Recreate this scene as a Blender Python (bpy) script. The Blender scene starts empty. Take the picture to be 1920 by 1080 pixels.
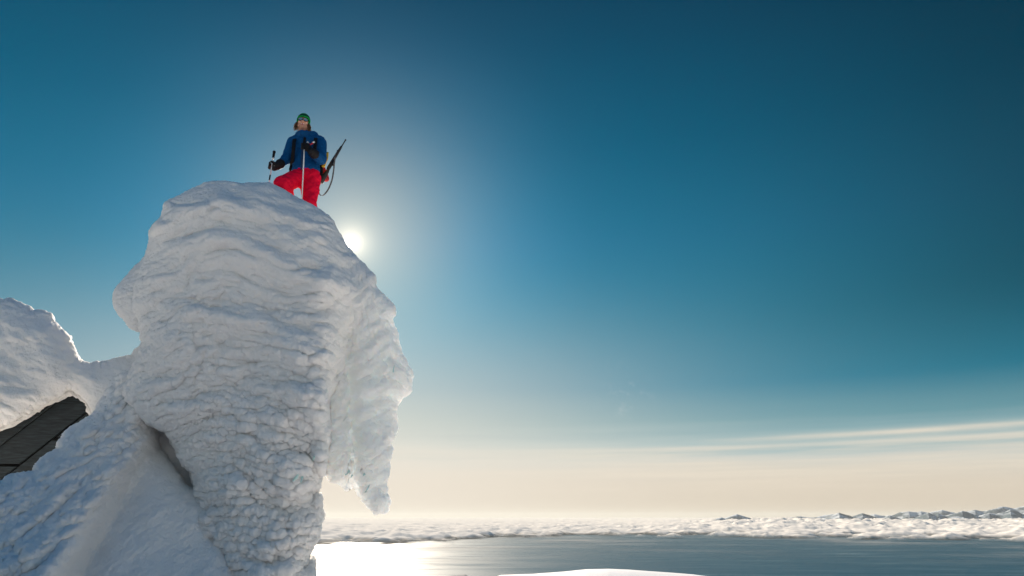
import bpy, math, random
import numpy as np
from mathutils import Vector
R = math.radians
sc = bpy.context.scene

# ------------------------------------------------------------------ camera
PITCH = math.atan2(428, 1280)          # horizon lies 428 px below the middle of the 1920 px frame
F = 1280.0
cam_d = bpy.data.cameras.new('camera')
cam_d.sensor_width = 36.0
cam_d.lens = 24.0
cam_d.clip_start = 0.05
cam_d.clip_end = 600000.0
cam = bpy.data.objects.new('camera', cam_d)
sc.collection.objects.link(cam)
cam.location = (0, 0, 0)
cam.rotation_euler = (math.pi / 2 + PITCH, 0, 0)
sc.camera = cam
CP, SP = math.cos(PITCH), math.sin(PITCH)

def ray(px, py):
    """direction of the line of sight through a pixel of the 1920x1080 photograph"""
    u = (np.asarray(px, float) - 960) / F
    v = (540 - np.asarray(py, float)) / F
    return np.stack([u, CP - v * SP, SP + v * CP], -1)

def on_plane(px, py, y):
    """the point seen at that pixel on the upright plane at distance y"""
    d = ray(px, py)
    return d * (np.asarray(y) / d[..., 1])[..., None]

SUN = ray(658, 455); SUN = SUN / np.linalg.norm(SUN)
SUN_EL = math.asin(SUN[2]); SUN_AZ = math.atan2(SUN[0], SUN[1])

# ------------------------------------------------------------------ node helper
class X:
    """small expression builder for shader nodes"""
    def __init__(s, t, sock): s.t = t; s.s = sock
    def _m(s, op, *o, clamp=False):
        n = s.t.nodes.new('ShaderNodeMath'); n.operation = op; n.use_clamp = clamp
        for i, v in enumerate((s,) + o):
            if isinstance(v, X): s.t.links.new(v.s, n.inputs[i])
            else: n.inputs[i].default_value = v
        return X(s.t, n.outputs[0])
    def __add__(s, o): return s._m('ADD', o)
    def __sub__(s, o): return s._m('SUBTRACT', o)
    def __mul__(s, o): return s._m('MULTIPLY', o)
    def __truediv__(s, o): return s._m('DIVIDE', o)
    def mx(s, o): return s._m('MAXIMUM', o)
    def mn(s, o): return s._m('MINIMUM', o)
    def pw(s, o): return s._m('POWER', o)
    def exp(s): return s._m('EXPONENT')
    def sat(s): return s._m('ADD', 0.0, clamp=True)
    def ss(s, a, b):
        n = s.t.nodes.new('ShaderNodeMapRange'); n.interpolation_type = 'SMOOTHSTEP'
        s.t.links.new(s.s, n.inputs[0]); n.inputs[1].default_value = a; n.inputs[2].default_value = b
        return X(s.t, n.outputs[0])

def ramp(t, fac, stops, interp='LINEAR'):
    n = t.nodes.new('ShaderNodeValToRGB'); n.color_ramp.interpolation = interp
    e = n.color_ramp.elements
    while len(e) < len(stops): e.new(0.5)
    for el, (p, c) in zip(e, stops): el.position = p; el.color = tuple(c) + (1,)
    t.links.new(fac.s, n.inputs[0])
    return n.outputs[0]

def mixc(t, fac, a, b, mode='MIX'):
    n = t.nodes.new('ShaderNodeMix'); n.data_type = 'RGBA'; n.blend_type = mode
    for sock, v in ((n.inputs[0], fac), (n.inputs[6], a), (n.inputs[7], b)):
        if isinstance(v, X): t.links.new(v.s, sock)
        elif isinstance(v, bpy.types.NodeSocket): t.links.new(v, sock)
        elif isinstance(v, (int, float)): sock.default_value = v
        else: sock.default_value = tuple(v) + (1,)
    return n.outputs[2]

def lin(r, g, b):
    return tuple((c / 12.92 if c <= 0.04045 else ((c + 0.055) / 1.055) ** 2.4) for c in (r / 255, g / 255, b / 255))

def noise_tex(t, vec, scale, detail=3, rough=0.5, dim='3D'):
    n = t.nodes.new('ShaderNodeTexNoise'); n.noise_dimensions = dim
    n.inputs['Scale'].default_value = scale; n.inputs['Detail'].default_value = detail; n.inputs['Roughness'].default_value = rough
    if vec is not None: t.links.new(vec, n.inputs['Vector'])
    return X(t, n.outputs[0])

def combine(t, x, y, z):
    n = t.nodes.new('ShaderNodeCombineXYZ')
    for i, v in enumerate((x, y, z)):
        if isinstance(v, X): t.links.new(v.s, n.inputs[i])
        else: n.inputs[i].default_value = v
    return n.outputs[0]

# ------------------------------------------------------------------ sky
EXPOSE = 0.97
world = bpy.data.worlds.new('World'); sc.world = world; world.use_nodes = True
t = world.node_tree; t.nodes.clear()
tc = t.nodes.new('ShaderNodeTexCoord')
nrm = t.nodes.new('ShaderNodeVectorMath'); nrm.operation = 'NORMALIZE'; t.links.new(tc.outputs['Generated'], nrm.inputs[0])
sep = t.nodes.new('ShaderNodeSeparateXYZ'); t.links.new(nrm.outputs[0], sep.inputs[0])
dx, dy, dz = (X(t, sep.outputs[i]) for i in range(3))
el = dz._m('ARCSINE') * (180 / math.pi)                    # elevation, degrees
az = dx._m('ARCTAN2', dy) * (180 / math.pi)                # azimuth from the view axis, degrees
dot = (dx * float(SUN[0]) + dy * float(SUN[1]) + dz * float(SUN[2])).mn(1.0).mx(-1.0)
sa = dot._m('ARCCOSINE') * (180 / math.pi)                 # angle from the sun, degrees
sky = t.nodes.new('ShaderNodeTexSky'); sky.sky_type = 'NISHITA'; sky.sun_disc = False
sky.sun_elevation = SUN_EL; sky.sun_rotation = SUN_AZ
sky.altitude = 900; sky.dust_density = 1.0; sky.ozone_density = 2.0
# clear-air colour by height above the horizon
P = 1 / 90.0
_tl = el - az * 0.004
_wn = noise_tex(t, combine(t, az * 0.018, _tl * 0.55, 7.7), 1.4, 4, 0.55)
_g = (((_tl - 5.0) / 2.6) * ((_tl - 5.0) / 2.6) * -1.0).exp()
elw = el + (_wn - 0.5) * _g * 3.4
blue = ramp(t, (elw.mx(0.0)) * P, [
    (0.0, lin(216, 200, 178)), (2.4 * P, lin(221, 209, 191)), (4.4 * P, lin(206, 208, 200)), (5.4 * P, lin(160, 187, 190)),
    (7.2 * P, (0.1422, 0.3407, 0.4003)), (10 * P, (0.0120, 0.2287, 0.3463)), (15 * P, (0.0065, 0.1908, 0.2995)), (22 * P, (0.0090, 0.1495, 0.2612)),
    (30 * P, (0.0022, 0.0993, 0.1857)), (38 * P, (0.0017, 0.0643, 0.1288)), (46 * P, (0.0029, 0.0376, 0.0802)), (62 * P, lin(44, 122, 190)), (1.0, lin(54, 132, 204))], 'LINEAR')
nish = t.nodes.new('ShaderNodeVectorMath'); nish.operation = 'SCALE'; t.links.new(sky.outputs[0], nish.inputs[0]); nish.inputs['Scale'].default_value = 0.07
base = mixc(t, 0.003, blue, nish.outputs[0])
# darker away from the sun, paler again on the far side of the sky behind the camera
fall = ramp(t, sa * (1 / 180.0), [(10 / 180, (1.608,) * 3), (20 / 180, (1.195,) * 3), (32 / 180, (0.934,) * 3), (47 / 180, (0.524,) * 3), (60 / 180, (0.25,) * 3), (78 / 180, (1.0,) * 3), (1.0, (1.2,) * 3)], 'LINEAR')
k = el.ss(3.0, 17.0)
fall = mixc(t, k, (1, 1, 1), fall)
base = mixc(t, 1.0, base, fall, 'MULTIPLY')
# pale, slightly warm fill added opposite the sun, to light the snow front
anti = sa.ss(75.0, 140.0) * (el * -1.0).ss(-32.0, -3.0)
base = mixc(t, (anti * 0.62).sat(), base, (0.66, 0.60, 0.53))
# thin high cloud streaks low over the horizon
tilt = el - az * 0.004
cv = combine(t, az * 0.045, tilt * 0.9, 0.0)
n1 = noise_tex(t, cv, 1.6, 5, 0.55)
cv2 = combine(t, az * 0.02, tilt * 0.75, 3.1)
n2 = noise_tex(t, cv2, 1.3, 3, 0.5)
band = tilt.ss(1.0, 3.2) * (X(t, tilt.s) * -1.0).ss(-6.3, -4.7)
streak = (n1 * 0.45 + n2 * 0.55).ss(0.40, 0.66) * band
low = (az * 0.02 + 0.55).sat()
base = mixc(t, (streak * 0.75 * low).sat(), base, lin(236, 222, 202))
def gauss(x, c, w): 
    d = (x - c) / w
    return ((d * d) * -1.0).exp()
s1 = gauss(el - (az - 27.0) * 0.012, 5.75, 0.20) * az.ss(13.0, 25.0) * (n1 * 1.4).sat()
base = mixc(t, (s1 * 0.85).sat(), base, lin(240, 226, 206))
s2 = gauss(el - az * 0.006, 5.05, 0.17) * az.ss(-14.0, 4.0) * (n2 * 1.5).sat()
base = mixc(t, (s2 * 0.5).sat(), base, lin(232, 222, 206))
wisp = gauss(az, 9.5, 1.6) * gauss(el, 9.3, 1.7) * noise_tex(t, combine(t, az, el, 0.0), 0.8, 6, 0.7).ss(0.5, 0.8)
base = mixc(t, (wisp * 0.5).sat(), base, lin(190, 205, 208))
# bright air round the sun
def glow(prev, scale_deg, power, col, amt):
    g = ((sa / scale_deg).pw(power) * -1.0).exp() * amt
    n = t.nodes.new('ShaderNodeVectorMath'); n.operation = 'SCALE'; n.inputs[0].default_value = col
    t.links.new(g.s, n.inputs['Scale'])
    a = t.nodes.new('ShaderNodeVectorMath'); a.operation = 'ADD'
    t.links.new(prev, a.inputs[0]); t.links.new(n.outputs[0], a.inputs[1])
    return a.outputs[0]
base = glow(base, 7.35, 1.54, (0.52, 0.372, 0.185), 1.0)
daz = (az - math.degrees(SUN_AZ) + 1.33) / 26.0
low_glow = ((daz * daz) * -1.0).exp() * (((el.mx(0.0) / 14.32).pw(3.065)) * -1.0).exp()
base = mixc(t, (low_glow * 0.703).sat(), base, lin(246, 236, 221))
base = glow(base, 0.8, 1.0, (1.0, 0.84, 0.62), 1.6)
base = glow(base, 0.50, 8.0, (1.0, 0.95, 0.88), 14.0)
bg = t.nodes.new('ShaderNodeBackground'); bg.inputs['Strength'].default_value = 1.0 / 2 ** EXPOSE
t.links.new(base, bg.inputs['Color'])
wo = t.nodes.new('ShaderNodeOutputWorld'); t.links.new(bg.outputs[0], wo.inputs['Surface'])
world.cycles.sampling_method = 'MANUAL'; world.cycles.sample_map_resolution = 2048

# ------------------------------------------------------------------ sun
sd = bpy.data.lights.new('sun', 'SUN'); sd.energy = 4.6; sd.angle = R(0.5); sd.color = (1.0, 0.86, 0.70)
sun = bpy.data.objects.new('sun', sd); sc.collection.objects.link(sun)
sun.rotation_euler = Vector(SUN).to_track_quat('Z', 'Y').to_euler(); sun.location = (0, 0, 30)

sc.view_settings.view_transform = 'Standard'; sc.view_settings.look = 'None'
sc.view_settings.exposure = EXPOSE; sc.view_settings.gamma = 1.0
sc.cycles.use_denoising = True
sc.cycles.max_bounces = 8; sc.cycles.diffuse_bounces = 4; sc.cycles.volume_bounces = 1
sc.cycles.sample_clamp_indirect = 6.0

# ------------------------------------------------------------------ object helpers
def tag(o, label=None, cat=None, group=None, kind=None):
    if label: o['label'] = label
    if cat: o['category'] = cat
    if group: o['group'] = group
    if kind: o['kind'] = kind
    return o

def mesh_obj(name, verts, faces, mat, parent=None, smooth=True):
    me = bpy.data.meshes.new(name)
    verts = np.asarray(verts, np.float32)
    if isinstance(faces, np.ndarray):
        n, k = faces.shape
        me.vertices.add(len(verts)); me.vertices.foreach_set('co', verts.ravel())
        me.loops.add(n * k); me.loops.foreach_set('vertex_index', faces.astype(np.int32).ravel())
        me.polygons.add(n)
        me.polygons.foreach_set('loop_start', np.arange(0, n * k, k, dtype=np.int32))
        me.polygons.foreach_set('loop_total', np.full(n, k, np.int32))
        me.update(calc_edges=True); me.validate()
    else:
        me.from_pydata([tuple(map(float, v)) for v in verts], [], faces); me.update()
    if smooth: me.polygons.foreach_set('use_smooth', np.ones(len(me.polygons), bool))
    me.materials.append(mat)
    o = bpy.data.objects.new(name, me); sc.collection.objects.link(o)
    if parent is not None:
        o.parent = parent
        o.matrix_parent_inverse = parent.matrix_world.inverted() if parent.type != 'EMPTY' else __import__('mathutils').Matrix.Translation(-parent.location)
    return o

def empty(name, loc):
    o = bpy.data.objects.new(name, None); sc.collection.objects.link(o); o.location = tuple(map(float, loc)); o.empty_display_size = 0.2
    return o

# ------------------------------------------------------------------ noise in numpy
def _h(x, y, z, s):
    h = (x.astype(np.uint32) * np.uint32(374761393) + y.astype(np.uint32) * np.uint32(668265263)
         + z.astype(np.uint32) * np.uint32(2147483647) + np.uint32(s * 974711 + 12345))
    h = (h ^ (h >> np.uint32(13))) * np.uint32(1274126177)
    h = (h ^ (h >> np.uint32(15))) * np.uint32(2246822519)
    return h ^ (h >> np.uint32(16))

def vnoise(p, seed=0):
    """gradient noise, about -1..1; p is (N,3)"""
    with np.errstate(over='ignore'):
        i = np.floor(p).astype(np.int64); f = (p - i).astype(np.float32)
        w = f * f * f * (f * (f * 6 - 15) + 10)
        out = np.zeros(len(p), np.float32)
        for c in range(8):
            o = np.array([c & 1, c >> 1 & 1, c >> 2 & 1])
            h = _h(i[:, 0] + o[0], i[:, 1] + o[1], i[:, 2] + o[2], seed)
            g = np.stack([(h & 1023), (h >> np.uint32(10)) & 1023, (h >> np.uint32(20)) & 1023], -1).astype(np.float32) / 511.5 - 1
            d = (g * (f - o)).sum(-1)
            ww = np.prod(np.where(o, w, 1 - w), -1)
            out += d * ww
    return out * 1.15

def fbm(p, seed=0, octv=4, lac=2.03, gain=0.5):
    a = 1.0; s = 0; n = 0
    for k in range(octv):
        s = s + a * vnoise(p, seed + 17 * k); n += a; p = p * lac + 5.3; a *= gain
    return s / n * 1.3

def worley(p, seed=0):
    with np.errstate(over='ignore'):
        i = np.floor(p).astype(np.int64); f = (p - i).astype(np.float32)
        best = np.full(len(p), 1e-9, np.float32)
        for a in (-1, 0, 1):
            for b in (-1, 0, 1):
                for c in (-1, 0, 1):
                    h = _h(i[:, 0] + a, i[:, 1] + b, i[:, 2] + c, seed)
                    g = np.stack([(h & 1023), (h >> np.uint32(10)) & 1023, (h >> np.uint32(20)) & 1023], -1).astype(np.float32) / 1023
                    d = g + np.array([a, b, c], np.float32) - f
                    best += np.exp(-10.0 * (d * d).sum(-1))
    return np.sqrt(np.maximum(-np.log(best) / 10.0, 0))

def sstep(x, a, b):
    t_ = np.clip((x - a) / (b - a), 0, 1); return t_ * t_ * (3 - 2 * t_)
# ------------------------------------------------------------------ materials
def new_mat(name):
    m = bpy.data.materials.new(name); m.use_nodes = True
    t = m.node_tree; b = t.nodes['Principled BSDF']
    return m, t, b

def simple(name, col, rough=0.6, metal=0.0, bump=0.0, bscale=60.0, var=0.0, sheen=0.0, spec=0.5, stretch=(1, 1, 1)):
    m, t, b = new_mat(name)
    b.inputs['Roughness'].default_value = rough; b.inputs['Metallic'].default_value = metal
    b.inputs['Specular IOR Level'].default_value = spec
    b.inputs['Sheen Weight'].default_value = sheen
    tc = t.nodes.new('ShaderNodeTexCoord')
    mp = t.nodes.new('ShaderNodeMapping'); mp.inputs['Scale'].default_value = stretch
    t.links.new(tc.outputs['Object'], mp.inputs[0])
    n = noise_tex(t, mp.outputs[0], bscale, 4, 0.6)
    lo = tuple(c * (1 - var) for c in col); hi = tuple(min(1, c * (1 + var)) for c in col)
    t.links.new(mixc(t, n.ss(0.3, 0.7), lo, hi), b.inputs['Base Color'])
    if bump:
        bp = t.nodes.new('ShaderNodeBump'); bp.inputs['Strength'].default_value = bump; bp.inputs['Distance'].default_value = 0.01
        t.links.new(n.s, bp.inputs['Height']); t.links.new(bp.outputs[0], b.inputs['Normal'])
    return m

def snow_mat(name, fine=1.0, col=(0.80, 0.81, 0.825)):
    m, t, b = new_mat(name)
    b.inputs['Base Color'].default_value = col + (1,)
    b.inputs['Roughness'].default_value = 0.75
    b.inputs['Specular IOR Level'].default_value = 0.25
    b.inputs['Subsurface Weight'].default_value = 0.35
    b.inputs['Subsurface Radius'].default_value = (0.9, 1.0, 1.1)
    b.inputs['Subsurface Scale'].default_value = 0.05
    tc = t.nodes.new('ShaderNodeTexCoord')
    n1 = noise_tex(t, tc.outputs['Object'], 28, 5, 0.65)
    n2 = noise_tex(t, tc.outputs['Object'], 120, 3, 0.6)
    n0 = noise_tex(t, tc.outputs['Object'], 11, 4, 0.6)
    hgt = n1 * 0.75 + n2 * 0.35 + n0 * 0.9
    bp = t.nodes.new('ShaderNodeBump'); bp.inputs['Strength'].default_value = 0.9 * fine; bp.inputs['Distance'].default_value = 0.03
    t.links.new(hgt.s, bp.inputs['Height']); t.links.new(bp.outputs[0], b.inputs['Normal'])
    return m

RIME = snow_mat('rime', 1.0, (0.87, 0.86, 0.85))
_t = RIME.node_tree; _b = _t.nodes['Principled BSDF']
_a = _t.nodes.new('ShaderNodeAttribute'); _a.attribute_name = 'thin'; _k = X(_t, _a.outputs['Fac'])
_t.links.new((_k * 0.5 + 0.35).s, _b.inputs['Subsurface Weight'])
_t.links.new((_k * 0.12 + 0.05).s, _b.inputs['Subsurface Scale'])
_t.links.new(mixc(_t, _k, (0.87, 0.86, 0.85), (0.95, 0.93, 0.90)), _b.inputs['Base Color'])  # curtain's base colour lifted: warm sun glare painted into it
SNOW = snow_mat('snow', 0.5, (0.86, 0.86, 0.87))

# ------------------------------------------------------------------ far setting
SEA_Z = -900.0
def polar_grid(az0, az1, na, r0, r1, nr, log=True):
    a = np.linspace(R(az0), R(az1), na)
    r = np.geomspace(r0, r1, nr) if log else np.linspace(r0, r1, nr)
    A, Q = np.meshgrid(a, r, indexing='ij')
    idx = np.arange(na * nr).reshape(na, nr)
    f = np.stack([idx[:-1, :-1], idx[1:, :-1], idx[1:, 1:], idx[:-1, 1:]], -1).reshape(-1, 4)
    return A.ravel(), Q.ravel(), f[:, ::-1]

# sea
m, t, b = new_mat('sea_water')
b.inputs['Base Color'].default_value = (0.003, 0.066, 0.112, 1)  # blue base colour stands in for high sky reflected by waves
b.inputs['Roughness'].default_value = 0.06
b.inputs['IOR'].default_value = 1.33; b.inputs['Specular IOR Level'].default_value = 0.06
tc = t.nodes.new('ShaderNodeTexCoord')
mp = t.nodes.new('ShaderNodeMapping'); mp.inputs['Scale'].default_value = (1 / 2600, 1 / 900, 1); t.links.new(tc.outputs['Object'], mp.inputs[0])
n1 = noise_tex(t, mp.outputs[0], 1.0, 6, 0.6)
rr = n1 * 0.9 + 0.0
t.links.new(rr.s, b.inputs['Roughness'])
n2 = noise_tex(t, tc.outputs['Object'], 1 / 60, 4, 0.6)
bp = t.nodes.new('ShaderNodeBump'); bp.inputs['Strength'].default_value = 0.25; bp.inputs['Distance'].default_value = 6
t.links.new(n2.s, bp.inputs['Height']); t.links.new(bp.outputs[0], b.inputs['Normal'])
A, Q, f = polar_grid(-180, 180, 361, 5.0, 300000, 60)
tag(mesh_obj('sea', np.stack([np.sin(A) * Q, np.cos(A) * Q, np.full_like(A, SEA_Z)], -1), f, m), kind='structure')

# snowy summit ground and the slopes under it
def ground_z(x, y):
    r = np.hypot(x, y); az = np.degrees(np.arctan2(x, y))
    fwd = sstep(-np.abs(az), -75, -45)
    near = -1.65 - 0.02 * r
    drop_f = np.maximum(r - 11.0, 0) * 0.62
    drop_b = np.maximum(r - 160.0, 0) * 0.45
    return near - fwd * drop_f - (1 - fwd) * drop_b
A, Q, f = polar_grid(-180, 180, 361, 0.3, 2600, 130)
x, y = np.sin(A) * Q, np.cos(A) * Q
P3 = np.stack([x, y, 0 * x], -1)
z = ground_z(x, y) + fbm(P3 * 0.5, 3, 4) * 0.10 * sstep(Q, 1, 6) + fbm(P3 * 0.02, 5, 3) * 4 * sstep(Q, 30, 200)
z = np.maximum(z, SEA_Z - 20)
tag(mesh_obj('snow_ground', np.stack([x, y, z], -1), f, SNOW), kind='structure')

# sunlit shoulder of the mountain low in the frame
A, Q, f = polar_grid(-6, 22, 240, 330, 640, 90, False)
px = 960 + np.tan(A) * 1280 * 1.08
prof = np.interp(px, [780, 900, 940, 1000, 1060, 1100, 1140, 1180, 1220, 1300, 1345, 1420, 1600], [1150, 1093, 1079, 1076.5, 1072, 1067.6, 1066.6, 1068, 1070.5, 1075, 1079.5, 1096, 1150])
elv = PITCH + np.arctan((540 - prof) / 1280 * np.cos(A * 0))     # elevation of the crest
crest = 470.0
zc = crest * np.tan(elv) * 1.0
x, y = np.sin(A) * Q, np.cos(A) * Q
dd = (Q - crest) / 100
P3 = np.stack([x, y, 0 * x], -1)
z = zc - 14 * dd * dd - 3 * np.abs(dd) + fbm(P3 * 0.02, 9, 4) * 0.9 * np.minimum(np.abs(dd) * 2 + 0.1, 1)
o = mesh_obj('snow_hill', np.stack([x, y, z], -1), f, SNOW)
tag(o, kind='structure')

# small dark blue headland beside it
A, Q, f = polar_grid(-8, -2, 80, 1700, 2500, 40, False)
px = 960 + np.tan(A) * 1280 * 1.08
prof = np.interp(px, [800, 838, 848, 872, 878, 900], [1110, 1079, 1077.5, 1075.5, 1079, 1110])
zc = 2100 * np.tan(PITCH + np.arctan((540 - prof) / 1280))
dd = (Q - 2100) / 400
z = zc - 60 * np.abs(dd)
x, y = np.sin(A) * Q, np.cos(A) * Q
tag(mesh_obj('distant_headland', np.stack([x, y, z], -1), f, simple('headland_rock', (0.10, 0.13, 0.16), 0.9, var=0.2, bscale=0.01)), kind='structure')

# far mountains
def far_mountains():
    m, t, b = new_mat('far_hazed_snow_rock')
    ge = t.nodes.new('ShaderNodeNewGeometry'); sp = t.nodes.new('ShaderNodeSeparateXYZ'); t.links.new(ge.outputs['True Normal'], sp.inputs[0])
    tc = t.nodes.new('ShaderNodeTexCoord'); n = noise_tex(t, tc.outputs['Object'], 1 / 900, 5, 0.6)
    k = (X(t, sp.outputs[2]) + n * 0.4).ss(1.02, 1.14)
    t.links.new(mixc(t, k, (0.07, 0.13, 0.17), (0.62, 0.68, 0.72)), b.inputs['Base Color']); b.inputs['Roughness'].default_value = 0.9  # rock and snow tinted blue, distance haze put into the colour
    ranges = [
        (64000, [(1352, 968, .25), (1382, 961, .35), (1574, 957.5, .42), (1618, 959, .40), (1668, 963.5, .4), (1742, 957, .42), (1760, 959.5, .4), (1806, 953.5, .36), (1856, 957, .3), (1896, 949.5, .42), (1960, 944, .35), (2050, 938, .3), (2200, 930, .3)]),
        (80000, [(1500, 966, .12), (1560, 962, .2), (1640, 961, .25), (1706, 952.5, .28), (1728, 955, .3), (1768, 951.5, .30), (1830, 950.5, .28), (1884, 943.5, .28), (1925, 942, .3), (2030, 935, .25), (2160, 925, .3)]),
    ]
    vs, fs, n_ = [], [], 0
    for r0, peaks in ranges:
        A, Q, f = polar_grid(14, 46, 900, r0 - 5200, r0 + 5200, 44, False)
        d = np.stack([np.sin(A), np.cos(A)], -1)
        px = 960 + 1280 * d[:, 0] / (d[:, 1] * CP)                  # horizon column for this bearing
        py = np.full_like(A, 1012.0)
        for cx, cy, sl_ in peaks: py = np.minimum(py, cy + np.abs(px - cx) * sl_)
        x, y = d[:, 0] * Q, d[:, 1] * Q
        P3 = np.stack([x, y, 0 * x + r0], -1)
        ec = (968 - py) / 1280 / np.sqrt(1 + ((px - 960) / 1280) ** 2) * CP * CP
        crest = ec * r0 * 0.85 - 60 + fbm(P3 / 1500, 45, 4) * 90
        w = 1500 * fbm(P3 / 4200, 47, 3)
        dr = np.abs(Q - r0 + w)
        z = crest - dr * 0.42 - np.abs(fbm(P3 / 1800, 49, 4)) * 420 * np.minimum(dr / 1500, 1)
        z = np.maximum(z, SEA_Z - 10)
        vs.append(np.stack([x, y, z], -1)); fs.append(f + n_); n_ += len(x)
    tag(mesh_obj('far_mountains', np.concatenate(vs), np.concatenate(fs), m), kind='structure')
far_mountains()

# bank of low cloud over the sea
def cloud_bank():
    m, t, b = new_mat('cloud_white')
    b.inputs['Base Color'].default_value = (0.97, 0.92, 0.85, 1); b.inputs['Roughness'].default_value = 1.0; b.inputs['Specular IOR Level'].default_value = 0.0
    at = t.nodes.new('ShaderNodeAttribute'); at.attribute_name = 'cover'
    tl = t.nodes.new('ShaderNodeBsdfTranslucent'); tl.inputs[0].default_value = (0.95, 0.90, 0.82, 1)
    tp = t.nodes.new('ShaderNodeBsdfTransparent')
    m1 = t.nodes.new('ShaderNodeMixShader'); m1.inputs[0].default_value = 0.06
    t.links.new(b.outputs[0], m1.inputs[1]); t.links.new(tl.outputs[0], m1.inputs[2])
    m2 = t.nodes.new('ShaderNodeMixShader'); t.links.new(at.outputs['Fac'], m2.inputs[0])
    t.links.new(tp.outputs[0], m2.inputs[1]); t.links.new(m1.outputs[0], m2.inputs[2]); t.links.new(m2.outputs[0], t.nodes['Material Output'].inputs[0])
    A, Q, f = polar_grid(-48, 48, 1100, 11000, 290000, 420)
    x, y = np.sin(A) * Q, np.cos(A) * Q
    P3 = np.stack([x, y * 0.8, 0 * x], -1)
    azd = np.degrees(A)
    near = np.interp(azd, [-48, -16, -8, 0, 8, 14, 20, 40], [21000, 21500, 25000, 30000, 33500, 34500, 33000, 32000])
    big = fbm(P3 / 5200, 61, 4)
    lg = np.log(Q / near)
    mask = lg * 2.6 + big * 1.0 + fbm(P3 / 1300, 63, 4) * 0.65 - 0.15
    mask = np.minimum(mask, 0.80 + big * 0.8)
    puff = 1 - np.abs(fbm(P3 / 2300, 67, 4, gain=0.5))
    h = np.sqrt(np.clip(mask, 0, 1)) * 340 * (0.20 + 1.05 * puff ** 2) * (1 + 0.9 * sstep(Q, 40000, 62000) * sstep(azd, 8, 20) * sstep(-Q, -120000, -80000))
    veil = sstep(fbm(np.stack([x / 5200, y / 2600, 0 * x + 3], -1), 75, 5, gain=0.6), -0.15, 0.75) * np.interp(azd, [-48, -14, -2, 8, 16, 40], [0.9, 0.85, 0.7, 0.45, 0.4, 0.35]) * sstep(lg, -0.75, -0.05)
    dens = np.maximum(sstep(mask, -0.02, 0.22) * 0.97, veil)
    z = -893 + h + 40 * np.clip(veil, 0, 1)
    keep = (dens[f] > 0.003).any(-1)
    o = mesh_obj('cloud_bank', np.stack([x, y, z], -1), f[keep], m)
    d = o.data.attributes.new('cover', 'FLOAT', 'POINT')
    d.data.foreach_set('value', dens.astype(np.float32)[:len(o.data.vertices)])
    tag(o, kind='stuff')
cloud_bank()

# haze: one closed box of even pale air round everything
m = bpy.data.materials.new('haze_air'); m.use_nodes = True; t = m.node_tree; t.nodes.clear()
pv = t.nodes.new('ShaderNodeVolumePrincipled'); pv.inputs['Color'].default_value = (0.56, 0.59, 0.58, 1); pv.inputs['Density'].default_value = 3.6e-6
pv.inputs['Anisotropy'].default_value = 0.25
om = t.nodes.new('ShaderNodeOutputMaterial'); t.links.new(pv.outputs[0], om.inputs['Volume'])
L = 310000.0; z0, z1 = SEA_Z - 21, 1150.0
hv = [(sx * L, sy * L, z) for z in (z0, z1) for sx, sy in ((-1, -1), (1, -1), (1, 1), (-1, 1))]
hf = [(0, 3, 2, 1), (4, 5, 6, 7), (0, 1, 5, 4), (1, 2, 6, 5), (2, 3, 7, 6), (3, 0, 4, 7)]
tag(mesh_obj('haze', hv, hf, m, smooth=False), kind='stuff')

# ------------------------------------------------------------------ rime: swollen solids with real relief
def poly_sdf(gx, gy, poly):
    """signed distance (inside +) from grid points to a closed polygon"""
    poly = np.asarray(poly, np.float32); q = np.roll(poly, -1, 0)
    P = np.stack([gx.ravel(), gy.ravel()], -1).astype(np.float32)
    best = np.full(len(P), 1e9, np.float32); inside = np.zeros(len(P), bool)
    for a, b in zip(poly, q):
        e = b - a; w = P - a
        h = np.clip((w @ e) / max((e @ e), 1e-9), 0, 1)
        d = w - h[:, None] * e
        best = np.minimum(best, (d * d).sum(-1))
        c = (a[1] > P[:, 1]) != (b[1] > P[:, 1])
        with np.errstate(divide='ignore', invalid='ignore'):
            xi = a[0] + (P[:, 1] - a[1]) / (b[1] - a[1]) * (b[0] - a[0])
        inside ^= c & (P[:, 0] < xi)
    return np.where(inside, 1, -1).reshape(gx.shape) * np.sqrt(best).reshape(gx.shape)

def blur(a, n):
    if n < 1: return a
    k = np.exp(-0.5 * (np.arange(-3 * n, 3 * n + 1) / n) ** 2); k /= k.sum()
    for ax in (0, 1):
        p = np.pad(a, [(3 * n, 3 * n) if i == ax else (0, 0) for i in (0, 1)], mode='edge')
        a = np.apply_along_axis(lambda v: np.convolve(v, k, 'valid'), ax, p)
    return a

def smooth_poly(p, n=4):
    p = np.asarray(p, float); m = len(p); out = []
    for i in range(m):
        a, b, c, d = p[i - 1], p[i], p[(i + 1) % m], p[(i + 2) % m]
        for k in range(n):
            s = k / n
            out.append(0.5 * ((2 * b) + (c - a) * s + (2 * a - 5 * b + 4 * c - d) * s * s + (-a + 3 * b - 3 * c + d) * s ** 3))
    return np.array(out)

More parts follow.
